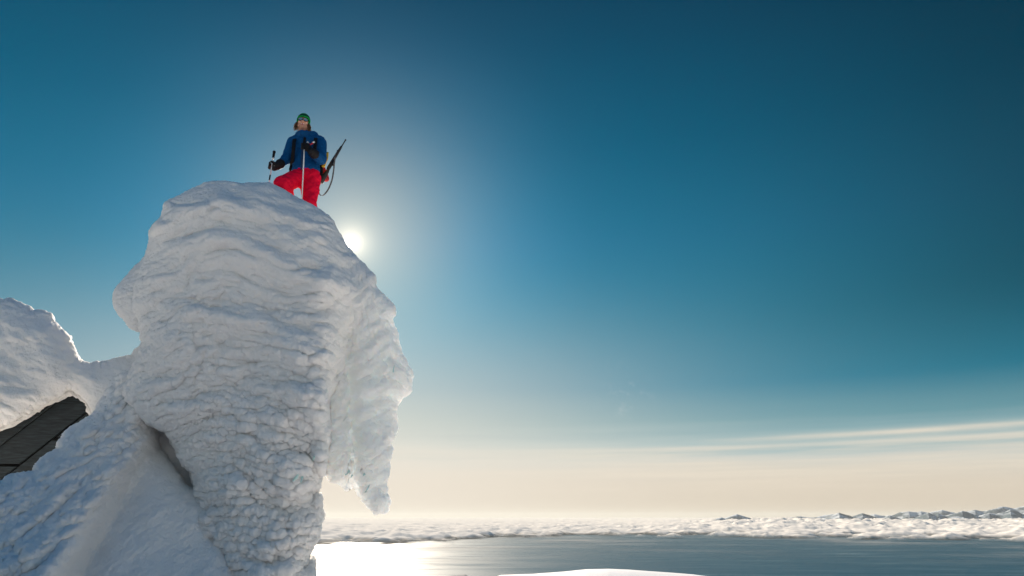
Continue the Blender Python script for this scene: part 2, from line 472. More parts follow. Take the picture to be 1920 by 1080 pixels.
def rime_solid(outline, yfun, center, step, Rr, Tf, Tb, relief, ragged=0.02, rag_len=0.12, seed=1, carve=None, nsm=3, smooth_n=None, gtilt=None):
    """outline in photo pixels; yfun(px,py) = distance of the rim surface; returns verts, quads (closed solid)"""
    s = float(np.mean(yfun(np.array([center[0]]), np.array([center[1]])))) / 1280 * 1.02   # metres per pixel
    po = smooth_poly(outline, nsm)
    x0, y0 = po.min(0) - 3 * step; x1, y1 = po.max(0) + 3 * step
    gx, gy = np.meshgrid(np.arange(x0, x1, step), np.arange(y0, y1, step), indexing='ij')
    sd = poly_sdf(gx, gy, po) * s
    if carve is not None:
        for c in carve: sd = np.minimum(sd, -poly_sdf(gx, gy, smooth_poly(c, 3)) * s)
    Pm = np.stack([gx.ravel() * s, gy.ravel() * s, np.full(gx.size, seed * 3.7)], -1)
    if ragged: sd = sd + (fbm(Pm / rag_len, seed, 4, gain=0.6) * ragged).reshape(gx.shape)
    cell = step * s
    ins = sd > -1.45 * cell
    d = np.clip(sd, 0, None)
    dd = np.minimum(d, Rr)
    g = blur(dd, smooth_n if smooth_n else max(1, int(0.10 / cell)))
    w = sstep(d, 0.0, 0.35 * Rr)
    dd = dd * (1 - w) + np.minimum(g, dd * 1.3) * w
    h = np.sqrt(np.clip(1 - (1 - np.clip(dd / Rr, 0, 1)) ** 2, 0, 1))
    # pull outer ring of vertices on to the rim
    gxx, gyy = np.gradient(sd, cell)
    nn = np.maximum(gxx ** 2 + gyy ** 2, 0.2)
    off = sd < 0
    mvx = np.where(off, -sd * gxx / nn, 0) / s; mvy = np.where(off, -sd * gyy / nn, 0) / s
    X_, Y_ = gx + mvx, gy + mvy
    base = on_plane(X_, Y_, yfun(X_, Y_))
    dc = ray(center[0], center[1]); dc = dc / np.linalg.norm(dc)
    if gtilt is not None: dc = np.array(gtilt) / np.linalg.norm(gtilt)
    a = (X_ - center[0]) * s; b = -(Y_ - center[1]) * s
    res = relief(a.ravel(), b.ravel(), X_.ravel(), Y_.ravel())
    big, fine = res[:2]
    mf, mb = (res[2].reshape(h.shape), res[3].reshape(h.shape)) if len(res) > 2 else (1.0, 1.0)
    hf_ = h * Tf * mf + big.reshape(h.shape) * np.sqrt(h + 1e-6) * (h > 0)
    hf_ = np.maximum(hf_, 0.0 * h)
    front = base - hf_[..., None] * dc
    back = base + (h * Tb * mb)[..., None] * dc
    idf = -np.ones(gx.shape, int); use = ins
    quad_ok = use[:-1, :-1] & use[1:, :-1] & use[1:, 1:] & use[:-1, 1:]
    anyin = (sd[:-1, :-1] > 0) | (sd[1:, :-1] > 0) | (sd[1:, 1:] > 0) | (sd[:-1, 1:] > 0)
    quad_ok &= anyin
    n_all = gx.size; ids = np.arange(n_all).reshape(gx.shape)
    q = np.stack([ids[:-1, :-1], ids[:-1, 1:], ids[1:, 1:], ids[1:, :-1]], -1)[quad_ok]
    rim = (sd <= 0).ravel()
    qb = q[:, ::-1].copy(); bm = ~rim[qb]; qb[bm] += n_all
    V = np.concatenate([front.reshape(-1, 3), back.reshape(-1, 3)])
    Fc = np.concatenate([q, qb])
    # orientation: front must look to the camera
    used = np.unique(Fc); remap = -np.ones(len(V), int); remap[used] = np.arange(len(used))
    V = V[used]; Fc = remap[Fc]
    fine2 = np.concatenate([fine, fine * 0.6])[used]
    tri = V[Fc]; fn = np.cross(tri[:, 2] - tri[:, 0], tri[:, 3] - tri[:, 1])
    nf = len(q)
    if (fn[:nf] @ dc).sum() > 0: Fc = Fc[:, ::-1]; fn = -fn
    vn = np.zeros_like(V)
    for kx in range(4): np.add.at(vn, Fc[:, kx], fn)
    vn /= np.linalg.norm(vn, axis=1)[:, None] + 1e-12
    vis = (vn @ dc) < 0.35
    return V, Fc, vn, fine2, vis

def crust(V, vn, amp_lump, amp_grain, lump=0.09, seed=5, aniso=(1, 1, 1.5)):
    """cauliflower lumps and grain, pushed out along the surface normal"""
    an = np.array(aniso)
    wv = np.stack([fbm(V * 4.1, seed + 1, 3), fbm(V * 4.1, seed + 2, 3), fbm(V * 4.1, seed + 3, 3)], -1) * 0.10
    Pw = (V + wv) * an
    def dome(L, s): 
        d = worley(Pw / L, s); return np.clip(1 - d * d * 1.25, -0.3, 1)
    sz = sstep(fbm(V * 1.7, seed + 12, 2), -0.25, 0.35)
    l1 = dome(lump * 0.8, seed) * (1 - sz) * 0.8 + dome(lump * 1.5, seed + 5) * sz * 1.25
    l2 = dome(lump * 0.42, seed + 9)
    gr = fbm(V / 0.05, seed + 4, 4, gain=0.7)
    return (l1 * amp_lump + l2 * amp_lump * 0.42) + gr * amp_grain

def merge(parts):
    vs, fs, n = [], [], 0
    for V, Fq in parts: vs.append(V); fs.append(Fq + n); n += len(V)
    return np.concatenate(vs), np.concatenate(fs)

def billow(a, b, la, lb, seed, octv=3, wa=0.0):
    p = np.stack([a / la, b / lb, np.full_like(a, seed * 1.37)], -1)
    n_ = fbm(p, seed, octv); return (np.sqrt(n_ * n_ + 0.004) - 0.06) * 2

Y0 = 7.7
def y_tower(px, py):
    return Y0 + 0.25 * sstep(py, 420, 900)

BODY = [(312, 384), (345, 366), (372, 352), (402, 344), (440, 346), (470, 347), (500, 346), (518, 352), (538, 363), (556, 374), (578, 385), (600, 397),
        (620, 412), (635, 440), (650, 464), (670, 486), (690, 508), (700, 520), (706, 545), (704, 580), (690, 620), (668, 665), (636, 720),
        (606, 770), (600, 800), (597, 850), (596, 880), (594, 905), (582, 914), (598, 930), (600, 960), (594, 985), (590, 1005), (577, 1020), (572, 1040), (578, 1048), (583, 1060),
        (584, 1085), (575, 1130), (570, 1300), (330, 1300), (345, 1130), (356, 1010), (358, 950), (368, 912), (364, 880), (348, 864), (330, 830), (318, 806), (300, 798), (284, 790),
        (262, 770), (238, 735), (252, 690), (270, 650), (268, 632), (266, 610), (254, 570), (262, 520), (276, 480), (282, 450), (290, 430), (304, 415), (308, 398)]

def relief_body(a, b, px, py):
    cen = -0.15
    z0 = 0 * a
    wx = 0.16 * fbm(np.stack([a * 1.3, b * 1.3, z0], -1), 31, 3); wy = 0.14 * fbm(np.stack([a * 1.3, b * 1.3, z0 + 4], -1), 32, 3)
    a2 = a + wx
    arc = b + wy + 0.20 * (a - cen) ** 2
    low = sstep(py, 540, 800)
    big = 0.20 * fbm(np.stack([a / 1.0, arc / 0.75, z0 + 2], -1), 11, 3)
    # stacked ledges: each swells out below and tucks in sharply at its top
    for lam, am, sd_ in ((0.66, 0.20, 13), (0.30, 0.085, 14)):
        wv = arc / lam + 1.1 * fbm(np.stack([a2 / (lam * 1.7), arc / (lam * 1.5), z0 + sd_], -1), sd_, 3)
        saw = wv - np.floor(wv)
        led = sstep(1 - saw, 0.0, 0.30) * saw ** 0.0 * (1 - sstep(1 - saw, 0.30, 1.0) * 0.9)
        on = np.clip(0.45 + 1.2 * fbm(np.stack([a2 / (lam * 1.6), arc / lam, z0 + 3 + sd_], -1), sd_ + 40, 2), 0, 1.3)
        big += am * led * on
    # lumps in rows
    rows = billow(a2, arc, 0.42, 0.15, 17, 3)
    big += 0.060 * rows * low
    big += 0.055 * fbm(np.stack([a2 / 0.30, arc / 0.10, z0 + 6], -1), 18, 2)
    big += 0.030 * fbm(np.stack([a2 / 0.13, arc / 0.055, z0 + 8], -1), 20, 2)
    big += 0.030 * billow(a2, arc, 0.20, 0.085, 19, 2) * low
    # the corner where the front turns to the side
    ridge = np.exp(-((px - np.interp(py, [350, 600, 900, 1080], [560, 565, 550, 525])) / 55) ** 2)
    big += 0.14 * ridge * sstep(py, 420, 700)
    fine = np.interp(py, [350, 520, 700, 900], [0.45, 0.65, 1.2, 1.7])
    fine = fine * (1 - 0.45 * sstep(px, 590, 650))
    return big, fine

CURT = [(600, 440), (634, 452), (662, 482), (684, 502), (702, 520), (706, 540), (722, 556), (738, 574), (739, 590), (733, 600), (744, 625), (750, 655), (758, 672), (771, 694), (772, 712), (768, 738),
        (752, 748), (742, 770), (745, 790), (740, 812), (732, 828), (733, 850), (728, 868), (727, 888), (722, 905), (725, 930), (729, 945), (725, 960), (712, 958), (704, 963), (696, 952), (684, 940),
        (672, 925), (662, 912), (650, 918), (636, 906), (620, 902), (612, 890), (596, 884), (580, 860), (560, 760), (556, 640), (565, 520)]
def relief_curt(a, b, px, py):
    z0 = 0 * a
    w = 0.10 * fbm(np.stack([a * 2, b * 2, z0], -1), 50, 3)
    side = np.tanh((px - 662) / 25.0)
    t_ = b + 0.75 * np.abs(a - 0.10 + w)                       # feathers fan down and out from the groove
    big = 0.16 * fbm(np.stack([a / 0.6, b / 0.7, z0 + 9], -1), 51, 3)
    big += 0.075 * fbm(np.stack([(a + w) / 0.28, t_ / 0.13, z0], -1), 53, 3)
    big += 0.040 * fbm(np.stack([(a + side * b * 0.5) / 0.09, (b + w) / 0.22, z0], -1), 55, 2)
    groove = np.exp(-((px - np.interp(py, [500, 700, 960], [640, 650, 664])) / 14) ** 2)
    big -= 0.12 * groove * sstep(py, 560, 700)
    return big, np.interp(py, [480, 700, 900], [0.5, 0.6, 0.8])

def side_step(px, py, a, b):
    """0 on the front of the tower, 1 on the thin curtain hanging to its right"""
    w = np.interp(py, [440, 560, 680, 760, 960], [150, 110, 60, 30, 16])
    e = np.interp(py, [440, 560, 680, 760, 850, 960], [640, 628, 604, 597, 597, 600])
    e = e + 14 * fbm(np.stack([a * 3, b * 3, 0 * a + 1], -1), 58, 3)
    return sstep(px, e - w * 0.4, e + w * 0.6)

def relief_tower(a, b, px, py):
    k = side_step(px, py, a, b)
    b1, f1 = relief_body(a, b, px, py)
    b2, f2 = relief_curt(a - 1.5, b, px, py)
    depth = np.interp(py, [440, 560, 700, 850], [0.15, 0.40, 0.62, 0.68])
    return b1 * (1 - k) + b2 * k, f1 * (1 - k) + f2 * k, 1 - depth * k, 1 - 0.93 * k

TOWER = BODY[:BODY.index((690, 508))] + CURT[CURT.index((684, 502)):CURT.index((596, 884)) + 1] + BODY[BODY.index((594, 905)):]
LOBE = [(280, 478), (262, 492), (250, 503), (236, 520), (220, 538), (214, 550), (212, 566), (219, 585), (231, 598), (242, 612), (254, 620), (268, 621), (300, 625), (340, 600), (345, 520), (320, 480)]
def relief_lobe(a, b, px, py):
    big = 0.10 * fbm(np.stack([a / 0.5, b / 0.4, 0 * a], -1), 71, 3) + 0.05 * billow(a, b - 0.3 * a, 0.25, 0.12, 73)
    return big, 0.6 + 0 * a

def build_rime():
    parts = []
    V, Fq, vn, fi, vis = rime_solid(TOWER, y_tower, (470, 680), 1.6, 0.75, 0.75, 1.25, relief_tower, 0.026, 0.13, seed=3)
    c = crust(V, vn, 0.026, 0.010, 0.075, 5) * fi
    V = V + vn * c[:, None]; parts.append((V, Fq))
    V, Fq, vn, fi, vis = rime_solid(LOBE, lambda px, py: 7.95 + 0 * px, (290, 550), 1.6, 0.40, 0.34, 0.5, relief_lobe, 0.015, 0.1, seed=5)
    V = V + vn * (crust(V, vn, 0.020, 0.006, 0.08, 25) * fi)[:, None]; parts.append((V, Fq))
    V, Fq = merge(parts)
    root = mesh_obj('rime_tower', V, Fq, RIME)
    tag(root, 'tall leaning tower of wind-packed rime that the climber stands on', 'rime tower')
    d0 = np.array([(V[:, 0] / V[:, 1])])[0]
    fz = V[:, 1] * CP + V[:, 2] * SP
    ppx = 960 + 1280 * V[:, 0] / fz; ppy = 540 - 1280 * (V[:, 2] * CP - V[:, 1] * SP) / fz
    thin = side_step(ppx, ppy, V[:, 0], V[:, 2]) * sstep(ppy, 430, 600)
    at = root.data.attributes.new('thin', 'FLOAT', 'POINT'); at.data.foreach_set('value', thin.astype(np.float32)[:len(root.data.vertices)])
    # small windows of clear blue-green ice in the rime
    m, t, b = new_mat('clear_ice')
    b.inputs['Base Color'].default_value = (0.50, 0.72, 0.70, 1); b.inputs['Roughness'].default_value = 0.12; b.inputs['Subsurface Weight'].default_value = 0.3; b.inputs['Subsurface Scale'].default_value = 0.03
    from mathutils.bvhtree import BVHTree
    for host in (root,):
        me = host.data; co = np.empty(len(me.vertices) * 3, np.float32); me.vertices.foreach_get('co', co)
        lp = np.empty(len(me.loops), np.int32); me.loops.foreach_get('vertex_index', lp); co = co.reshape(-1, 3); lp = lp.reshape(-1, 4)
        cx = co[lp[:, 0]]; lim = (cx[:, 2] < 3.2) & (cx[:, 0] > -3.6)
        tree = BVHTree.FromPolygons(co.tolist(), lp[lim].tolist())
        for px, py, w_, h_, tl_ in ((557, 892, 3.4, 10, 0.3), (566, 899, 2.4, 6, 0.1), (589, 858, 2.4, 6, 0.4)) + ((653, 885, 3.2, 6, 0.5), (660, 892, 2.4, 5, 0.6), (683, 889, 3.2, 4, 0.2), (690, 915, 2, 9, 0.5), (738, 692, 1.4, 9, 0.2)):
            d = Vector(ray(px, py)).normalized(); h = tree.ray_cast(Vector((0, 0, 0)), d)
            if h[0] is None: continue
            n_ = (h[1] - d * 0.8).normalized(); n_ = -n_ if n_.dot(d) > 0 else n_
            ux = n_.cross(Vector((0, 0, 1))).normalized(); uz = ux.cross(n_)
            vv = [h[0] + n_ * 0.012]; ff = []
            N_ = 14
            for rg in (0.55, 1.0):
                for k in range(N_):
                    a_ = k / N_ * 2 * math.pi; j = 1 + 0.25 * math.sin(3 * a_ + px)
                    ex, ez = math.cos(a_) * w_ * 0.0062 * rg * j, math.sin(a_) * h_ * 0.0062 * rg * j
                    ex, ez = ex * math.cos(tl_) - ez * math.sin(tl_), ex * math.sin(tl_) + ez * math.cos(tl_)
                    vv.append(h[0] + ux * ex + uz * ez + n_ * (0.010 if rg < 1 else -0.02))
            ff += [[0, 1 + k, 1 + (k + 1) % N_] for k in range(N_)]
            ff += [[1 + k, 1 + N_ + k, 1 + N_ + (k + 1) % N_, 1 + (k + 1) % N_] for k in range(N_)] + [[1 + N_ + k for k in range(N_)]]
            mesh_obj('ice_window', vv, ff, m, root)
    return root

tower = build_rime()

MOUND = [(-520, 760), (-420, 680), (-300, 625), (-140, 580), (-60, 566), (0, 561), (22, 561), (40, 567), (58, 578), (66, 582), (84, 583), (96, 590), (103, 602), (118, 618), (132, 630), (134, 638), (140, 655), (150, 672), (163, 679), (182, 678), (200, 677),
         (222, 670), (243, 667), (252, 658), (264, 648), (285, 640), (330, 660), (380, 760), (340, 820), (262, 800), (200, 790), (176, 781), (168, 768), (164, 755), (150, 742), (134, 731), (112, 742), (84, 756), (56, 772),
         (30, 787), (0, 801), (-140, 860), (-300, 910), (-520, 960)]
def relief_mound(a, b, px, py):
    big = 0.20 * fbm(np.stack([a / 0.9, b / 0.7, 0 * a], -1), 81, 3) + 0.05 * billow(a, b + 0.3 * a, 0.45, 0.2, 83)
    big = big * (0.4 + 0.6 * sstep(px, 200, 100)) if False else big
    return big, np.interp(px, [0, 160, 300], [0.55, 0.35, 0.4])
V, Fq, vn, fi, vis = rime_solid(MOUND, lambda px, py: 8.3 + 0 * px, (80, 690), 1.8, 0.5, 0.45, 0.7, relief_mound, 0.04, 0.09, seed=9)
V = V + vn * (crust(V, vn, 0.022, 0.011, 0.10, 45) * fi)[:, None]
tag(mesh_obj('rime_mound', V, Fq, RIME), 'rounded rime mound with a snow saddle above the dark boards', 'rime mound')

SLOPE = [(-520, 980), (-160, 925), (0, 908), (20, 899), (44, 893), (68, 888), (66, 882), (78, 868), (92, 855), (108, 845), (116, 828), (130, 808), (150, 795), (172, 781), (188, 755), (215, 712), (255, 690), (300, 690), (345, 740), (352, 850), (372, 900), (386, 915), (396, 935),
         (408, 985), (410, 1300), (-520, 1300)]
def y_slope(px, py):
    return 8.25 - 1.7 * sstep(py - 0.55 * px, 520, 1250) 
def relief_slope(a, b, px, py):
    z0 = 0 * a
    fan = sstep(px + 0.62 * (py - 800), 262, 330) * sstep(px, 80, 160)
    big = 0.14 * fbm(np.stack([a / 0.8, b / 0.7, z0], -1), 91, 3)
    u = a * 0.8 + b * 0.6; v = -a * 0.6 + b * 0.8
    big += 0.22 * billow(u, v, 0.75, 0.28, 93, 4) * (1 - 0.92 * fan)
    big += 0.085 * billow(u, v, 0.26, 0.12, 94, 4) * (1 - 0.92 * fan)
    crev = np.abs(v + 0.35 + 0.12 * fbm(np.stack([u * 1.5, v, z0], -1), 95, 3))
    big -= 0.16 * np.exp(-(crev / 0.035) ** 2) * (1 - fan) * sstep(py, 880, 960)
    big += 0.10 * (1 - fan) * sstep(px + 0.62 * (py - 800), 330, 255) 
    big += 0.12 * sstep(px, 300, 400) * sstep(py, 905, 990)
    big += 1.05 * (1 - fan) * sstep(py - 0.40 * px, 640, 1120)
    big += 0.02 * fan * billow(u, v, 0.5, 0.12, 96, 3)
    big += 0.12 * sstep(px + 0.62 * (py - 800), 300, 420) * fan * sstep(py, 820, 900)
    return big, (1 - 0.45 * fan) * 0.95

HOLE = [(296, 804), (306, 800), (318, 806), (330, 830), (348, 862), (366, 880), (372, 915), (356, 914), (345, 906), (330, 880), (312, 855), (298, 840)]
V, Fq, vn, fi, vis = rime_solid(SLOPE, y_slope, (200, 1000), 1.8, 0.35, 0.28, 0.5, relief_slope, 0.028, 0.13, seed=11, carve=[HOLE])
V = V + vn * (crust(V, vn, 0.020, 0.011, 0.075, 55) * fi)[:, None]
sl = mesh_obj('snow_bank', V, Fq, RIME)
tag(sl, 'steep snow bank below the dark boards at the foot of the rime tower', 'snow bank')
# snow at the back of the hollow between bank and tower (part of the bank)
NICHE = [(262, 770), (330, 765), (400, 800), (430, 900), (420, 960), (330, 960), (280, 880)]
V, Fq, vn, fi, vis = rime_solid(NICHE, lambda px, py: y_slope(px, py) + 0.16, (340, 860), 3.0, 0.3, 0.10, 0.9, relief_mound, 0.0, 0.13, seed=12)
mesh_obj('hollow_back', V, Fq, SNOW, sl)

# ------------------------------------------------------------------ weathered boards showing through the rime
def plank_wall():
    m, t, b = new_mat('weathered_board')
    tc = t.nodes.new('ShaderNodeTexCoord')
    mp = t.nodes.new('ShaderNodeMapping'); mp.inputs['Scale'].default_value = (2.2, 2.2, 30); mp.inputs['Rotation'].default_value = (0, R(4), 0)
    t.links.new(tc.outputs['Object'], mp.inputs[0])
    n = noise_tex(t, mp.outputs[0], 2.0, 7, 0.65)
    n2 = noise_tex(t, tc.outputs['Object'], 3.0, 3, 0.6)
    c1 = mixc(t, n.ss(0.35, 0.7), (0.010, 0.016, 0.020), (0.034, 0.048, 0.057))
    c2 = mixc(t, n2.ss(0.5, 0.75) * 0.5, c1, (0.024, 0.024, 0.022))
    t.links.new(c2, b.inputs['Base Color']); b.inputs['Roughness'].default_value = 0.85
    bp = t.nodes.new('ShaderNodeBump'); bp.inputs['Strength'].default_value = 0.6; bp.inputs['Distance'].default_value = 0.01
    t.links.new(n.s, bp.inputs['Height']); t.links.new(bp.outputs[0], b.inputs['Normal'])
    root = empty('plank_wall', on_plane(90, 860, 8.62))
    tag(root, 'dark weathered boards of a buried hut wall showing between mound and snow bank', 'plank wall')
    def board(poly, yy, th=0.035, inset=1.7):
        p = np.array(poly, float); c = p.mean(0)
        q = []
        n_ = len(p)
        for i in range(n_):                      # inset every edge a little: the gap between boards
            a, b_, c_ = p[i - 1], p[i], p[(i + 1) % n_]
            e1 = (b_ - a) / np.linalg.norm(b_ - a); e2 = (c_ - b_) / np.linalg.norm(c_ - b_)
            n1 = np.array([-e1[1], e1[0]]); n2 = np.array([-e2[1], e2[0]])
            if n1 @ (c - b_) < 0: n1 = -n1
            if n2 @ (c - b_) < 0: n2 = -n2
            bis = n1 + n2; bis /= (1 + n1 @ n2 + 1e-6)
            q.append(b_ + bis * inset)
        q = np.array(q)
        fr = on_plane(q[:, 0], q[:, 1], yy); bk = fr + np.array([0, th, 0.0])
        V = np.concatenate([fr, bk]); k = len(q)
        fs = [list(range(k)), list(range(2 * k - 1, k - 1, -1))] + [[i, i + k, (i + 1) % k + k, (i + 1) % k] for i in range(k)]
        o = mesh_obj('board', V, fs, m, root, smooth=False)
        bv = o.modifiers.new('bevel', 'BEVEL'); bv.width = 0.004; bv.segments = 2
    L1 = lambda x: 836 - 0.771 * x
    L2 = lambda x: 901 - 0.788 * x
    L3 = lambda x: 975 - 0.80 * x
    L0 = lambda x: 770 - 0.76 * x
    board([(-90, 850), (100, 712), (150, 700), (182, L1(182)), (-90, L1(-90))], 8.60)
    # second row: butt joint at y = 871
    board([(37, 871), (-45, 871), (188, L1(188)), (188, L2(188))], 8.635)
    board([(36, 873), (-90, L2(-90)), (-90, L1(-90)), (-47, 873)], 8.64)
    # third row: butt joint at y = 822
    board([(101, 821), (190, 821), (190, L2(190))], 8.60)
    board([(97, 824), (188, 824), (-90, L3(-90)), (-90, L2(-90))], 8.605)
    # near-black slab behind the gaps
    q = np.array([(-80, 845), (150, 704), (195, 860), (-80, 1030)], float)
    fr = on_plane(q[:, 0], q[:, 1], 8.70); bk = fr + np.array([0, 0.04, 0])
    mesh_obj('backing', np.concatenate([fr, bk]), [[0, 1, 2, 3], [7, 6, 5, 4]] + [[i, i + 4, (i + 1) % 4 + 4, (i + 1) % 4] for i in range(4)], simple('backing_black', (0.012, 0.012, 0.012), 0.95), root, smooth=False)
    return root
planks = plank_wall()
# ------------------------------------------------------------------ implicit surfaces
def rcone(P, a, b, r1, r2, sc_=None):
    a = np.asarray(a, np.float32); b = np.asarray(b, np.float32)
    e = b - a; w = P - a
    if sc_ is not None: e = e * sc_; w = w * sc_
    h = np.clip((w @ e) / max(float(e @ e), 1e-9), 0, 1)
    d = w - h[:, None] * e
    return np.sqrt((d * d).sum(-1)) - (r1 + (r2 - r1) * h)

def ellip(P, c, r, M=None):
    q = P - np.asarray(c, np.float32)
    if M is not None: q = q @ M.T
    r = np.asarray(r, np.float32)
    k0 = np.sqrt(((q / r) ** 2).sum(-1)) + 1e-6; k1 = np.sqrt(((q / (r * r)) ** 2).sum(-1)) + 1e-6
    return k0 * (k0 - 1) / k1

def smin(a, b, k):
    h = np.clip(0.5 + 0.5 * (b - a) / k, 0, 1)
    return b + (a - b) * h - k * h * (1 - h)

def sdf_mesh(fn, lo, hi, cell, blk=6):
    """dense where the surface is, then surface nets"""
    lo = np.asarray(lo, float); n = (np.ceil((np.asarray(hi, float) - lo) / cell / blk).astype(int) + 1) * blk
    nb = n // blk
    gi = np.stack(np.meshgrid(*[np.arange(k) for k in nb], indexing='ij'), -1).reshape(-1, 3)
    cen = lo + (gi + 0.5) * blk * cell
    fc = fn(cen.astype(np.float32))
    Fv = np.repeat(np.repeat(np.repeat(fc.reshape(nb), blk, 0), blk, 1), blk, 2).astype(np.float32)
    near = gi[np.abs(fc) < blk * cell * 1.35]
    loc = np.stack(np.meshgrid(*[np.arange(blk)] * 3, indexing='ij'), -1).reshape(-1, 3)
    idx = (near[:, None, :] * blk + loc[None]).reshape(-1, 3)
    for s in range(0, len(idx), 600000):
        j = idx[s:s + 600000]
        Fv[j[:, 0], j[:, 1], j[:, 2]] = fn((lo + j * cell).astype(np.float32))
    S = Fv < 0
    nx, ny, nz = Fv.shape
    cnt = np.zeros((nx - 1, ny - 1, nz - 1), int)
    for a in (0, 1):
        for b in (0, 1):
            for c in (0, 1): cnt += S[a:nx - 1 + a, b:ny - 1 + b, c:nz - 1 + c]
    act = np.argwhere((cnt > 0) & (cnt < 8))
    ids = -np.ones((nx - 1, ny - 1, nz - 1), int); ids[tuple(act.T)] = np.arange(len(act))
    acc = np.zeros((len(act), 3)); num = np.zeros(len(act))
    cor = [(a, b, c) for a in (0, 1) for b in (0, 1) for c in (0, 1)]
    for c0 in cor:
        for ax in range(3):
            if c0[ax]: continue
            c1 = list(c0); c1[ax] = 1
            p0 = act + c0; p1 = act + c1
            f0 = Fv[tuple(p0.T)]; f1 = Fv[tuple(p1.T)]
            x = (f0 < 0) != (f1 < 0)
            tt = np.where(x, f0 / np.where(f0 - f1 == 0, 1, f0 - f1), 0)
            pt = np.array(c0)[None] + 0.0 * acc; pt[:, ax] += tt
            acc += pt * x[:, None]; num += x
    V = lo + (act + acc / num[:, None]) * cell
    faces = []
    for ax in range(3):
        u, v = (ax + 1) % 3, (ax + 2) % 3
        sl0 = [slice(None)] * 3; sl1 = [slice(None)] * 3
        sl0[ax] = slice(0, -1); sl1[ax] = slice(1, None)
        A_, B_ = S[tuple(sl0)], S[tuple(sl1)]
        e = np.argwhere(A_ != B_)
        ok = (e[:, u] > 0) & (e[:, v] > 0) & (e[:, u] < ids.shape[u]) & (e[:, v] < ids.shape[v]) & (e[:, ax] < ids.shape[ax])
        e = e[ok]
        du = np.zeros(3, int); du[u] = 1; dv = np.zeros(3, int); dv[v] = 1
        q = np.stack([ids[tuple((e - du - dv).T)], ids[tuple((e - dv).T)], ids[tuple(e.T)], ids[tuple((e - du).T)]], -1)
        flip = ~A_[tuple(e.T)]
        q[flip] = q[flip][:, ::-1]
        faces.append(q)
    Fq = np.concatenate(faces); Fq = Fq[(Fq >= 0).all(1)]
    return V, Fq

def tube(pts, rad, n=10, flat=None, wdir=None):
    """closed tube along pts; flat=(width,thickness) makes a strap whose width lies along wdir"""
    pts = np.asarray(pts, float); m = len(pts)
    rad = np.broadcast_to(np.asarray(rad, float), (m,))
    T = np.gradient(pts, axis=0); T /= np.linalg.norm(T, axis=1)[:, None]
    up = np.array(wdir if wdir is not None else (0.13, 0.2, 0.97), float)
    V = []; ang = np.linspace(0, 2 * math.pi, n, endpoint=False)
    for i in range(m):
        s = up - T[i] * (up @ T[i]); s /= np.linalg.norm(s) + 1e-9
        c = np.cross(T[i], s)
        if flat is None:
            V.append(pts[i] + rad[i] * (np.cos(ang)[:, None] * s + np.sin(ang)[:, None] * c))
        else:
            cc, ss = np.cos(ang), np.sin(ang)
            V.append(pts[i] + flat[0] / 2 * (np.sign(cc) * np.abs(cc) ** 0.5)[:, None] * s + flat[1] / 2 * (np.sign(ss) * np.abs(ss) ** 0.5)[:, None] * c)
    V = np.concatenate(V)
    f = [[i * n + k, i * n + (k + 1) % n, (i + 1) * n + (k + 1) % n, (i + 1) * n + k] for i in range(m - 1) for k in range(n)]
    f += [list(range(n))[::-1], [(m - 1) * n + k for k in range(n)]]
    return V, f

def join(parts):
    vs, fs, n = [], [], 0
    for V, f in parts:
        vs.append(np.asarray(V)); fs += [[i + n for i in q] for q in (f.tolist() if isinstance(f, np.ndarray) else f)]; n += len(V)
    return np.concatenate(vs), fs

def curve(pts, k=6):
    p = np.asarray(pts, float); p = np.concatenate([[2 * p[0] - p[1]], p, [2 * p[-1] - p[-2]]]); out = []
    for i in range(1, len(p) - 2):
        a, b, c, d = p[i - 1:i + 3]
        for j in range(k):
            s = j / k; out.append(0.5 * (2 * b + (c - a) * s + (2 * a - 5 * b + 4 * c - d) * s * s + (-a + 3 * b - 3 * c + d) * s ** 3))
    out.append(p[-2]); return np.array(out)

# rime clinging to the edges of the boards
edge_px = [(-60, 832), (-20, 812), (10, 799), (34, 786), (58, 772), (86, 757), (112, 743), (134, 733), (150, 742), (164, 756), (172, 773), (180, 788)]
edge_pt = [on_plane(a_, b_, 8.52) for a_, b_ in edge_px]
def crust_edge(P):
    d = np.full(len(P), 9.0, np.float32)
    for a_, b_ in zip(edge_pt[:-1], edge_pt[1:]): d = np.minimum(d, rcone(P, a_, b_, 0.035, 0.035))
    return d + fbm(P / 0.16, 401, 3) * 0.055 + fbm(P / 0.045, 403, 3) * 0.016
V, Fq = sdf_mesh(crust_edge, np.min(edge_pt, 0) - 0.16, np.max(edge_pt, 0) + 0.16, 0.010)
mesh_obj('rime_crust', V, Fq, RIME, planks)

# ------------------------------------------------------------------ the climber
YP = 8.1
def W(px, py, d=0.0): return on_plane(px, py, YP + d)

from mathutils.bvhtree import BVHTree
tm = tower.data
tv = np.empty(len(tm.vertices) * 3, np.float32); tm.vertices.foreach_get('co', tv); tv = tv.reshape(-1, 3)
tl = np.empty(len(tm.loops), np.int32); tm.loops.foreach_get('vertex_index', tl); tl = tl.reshape(-1, 4)
near = (np.abs(tv[tl[:, 0]] - W(560, 370)) < np.array([0.9, 1.4, 1.2])).all(1)
bvh = BVHTree.FromPolygons([tuple(v) for v in tv.tolist()], tl[near].tolist())
def snow_z(x, y):
    h = bvh.ray_cast(Vector((x, y, 6)), Vector((0, 0, -1)))
    return h[0].z if h[0] else None

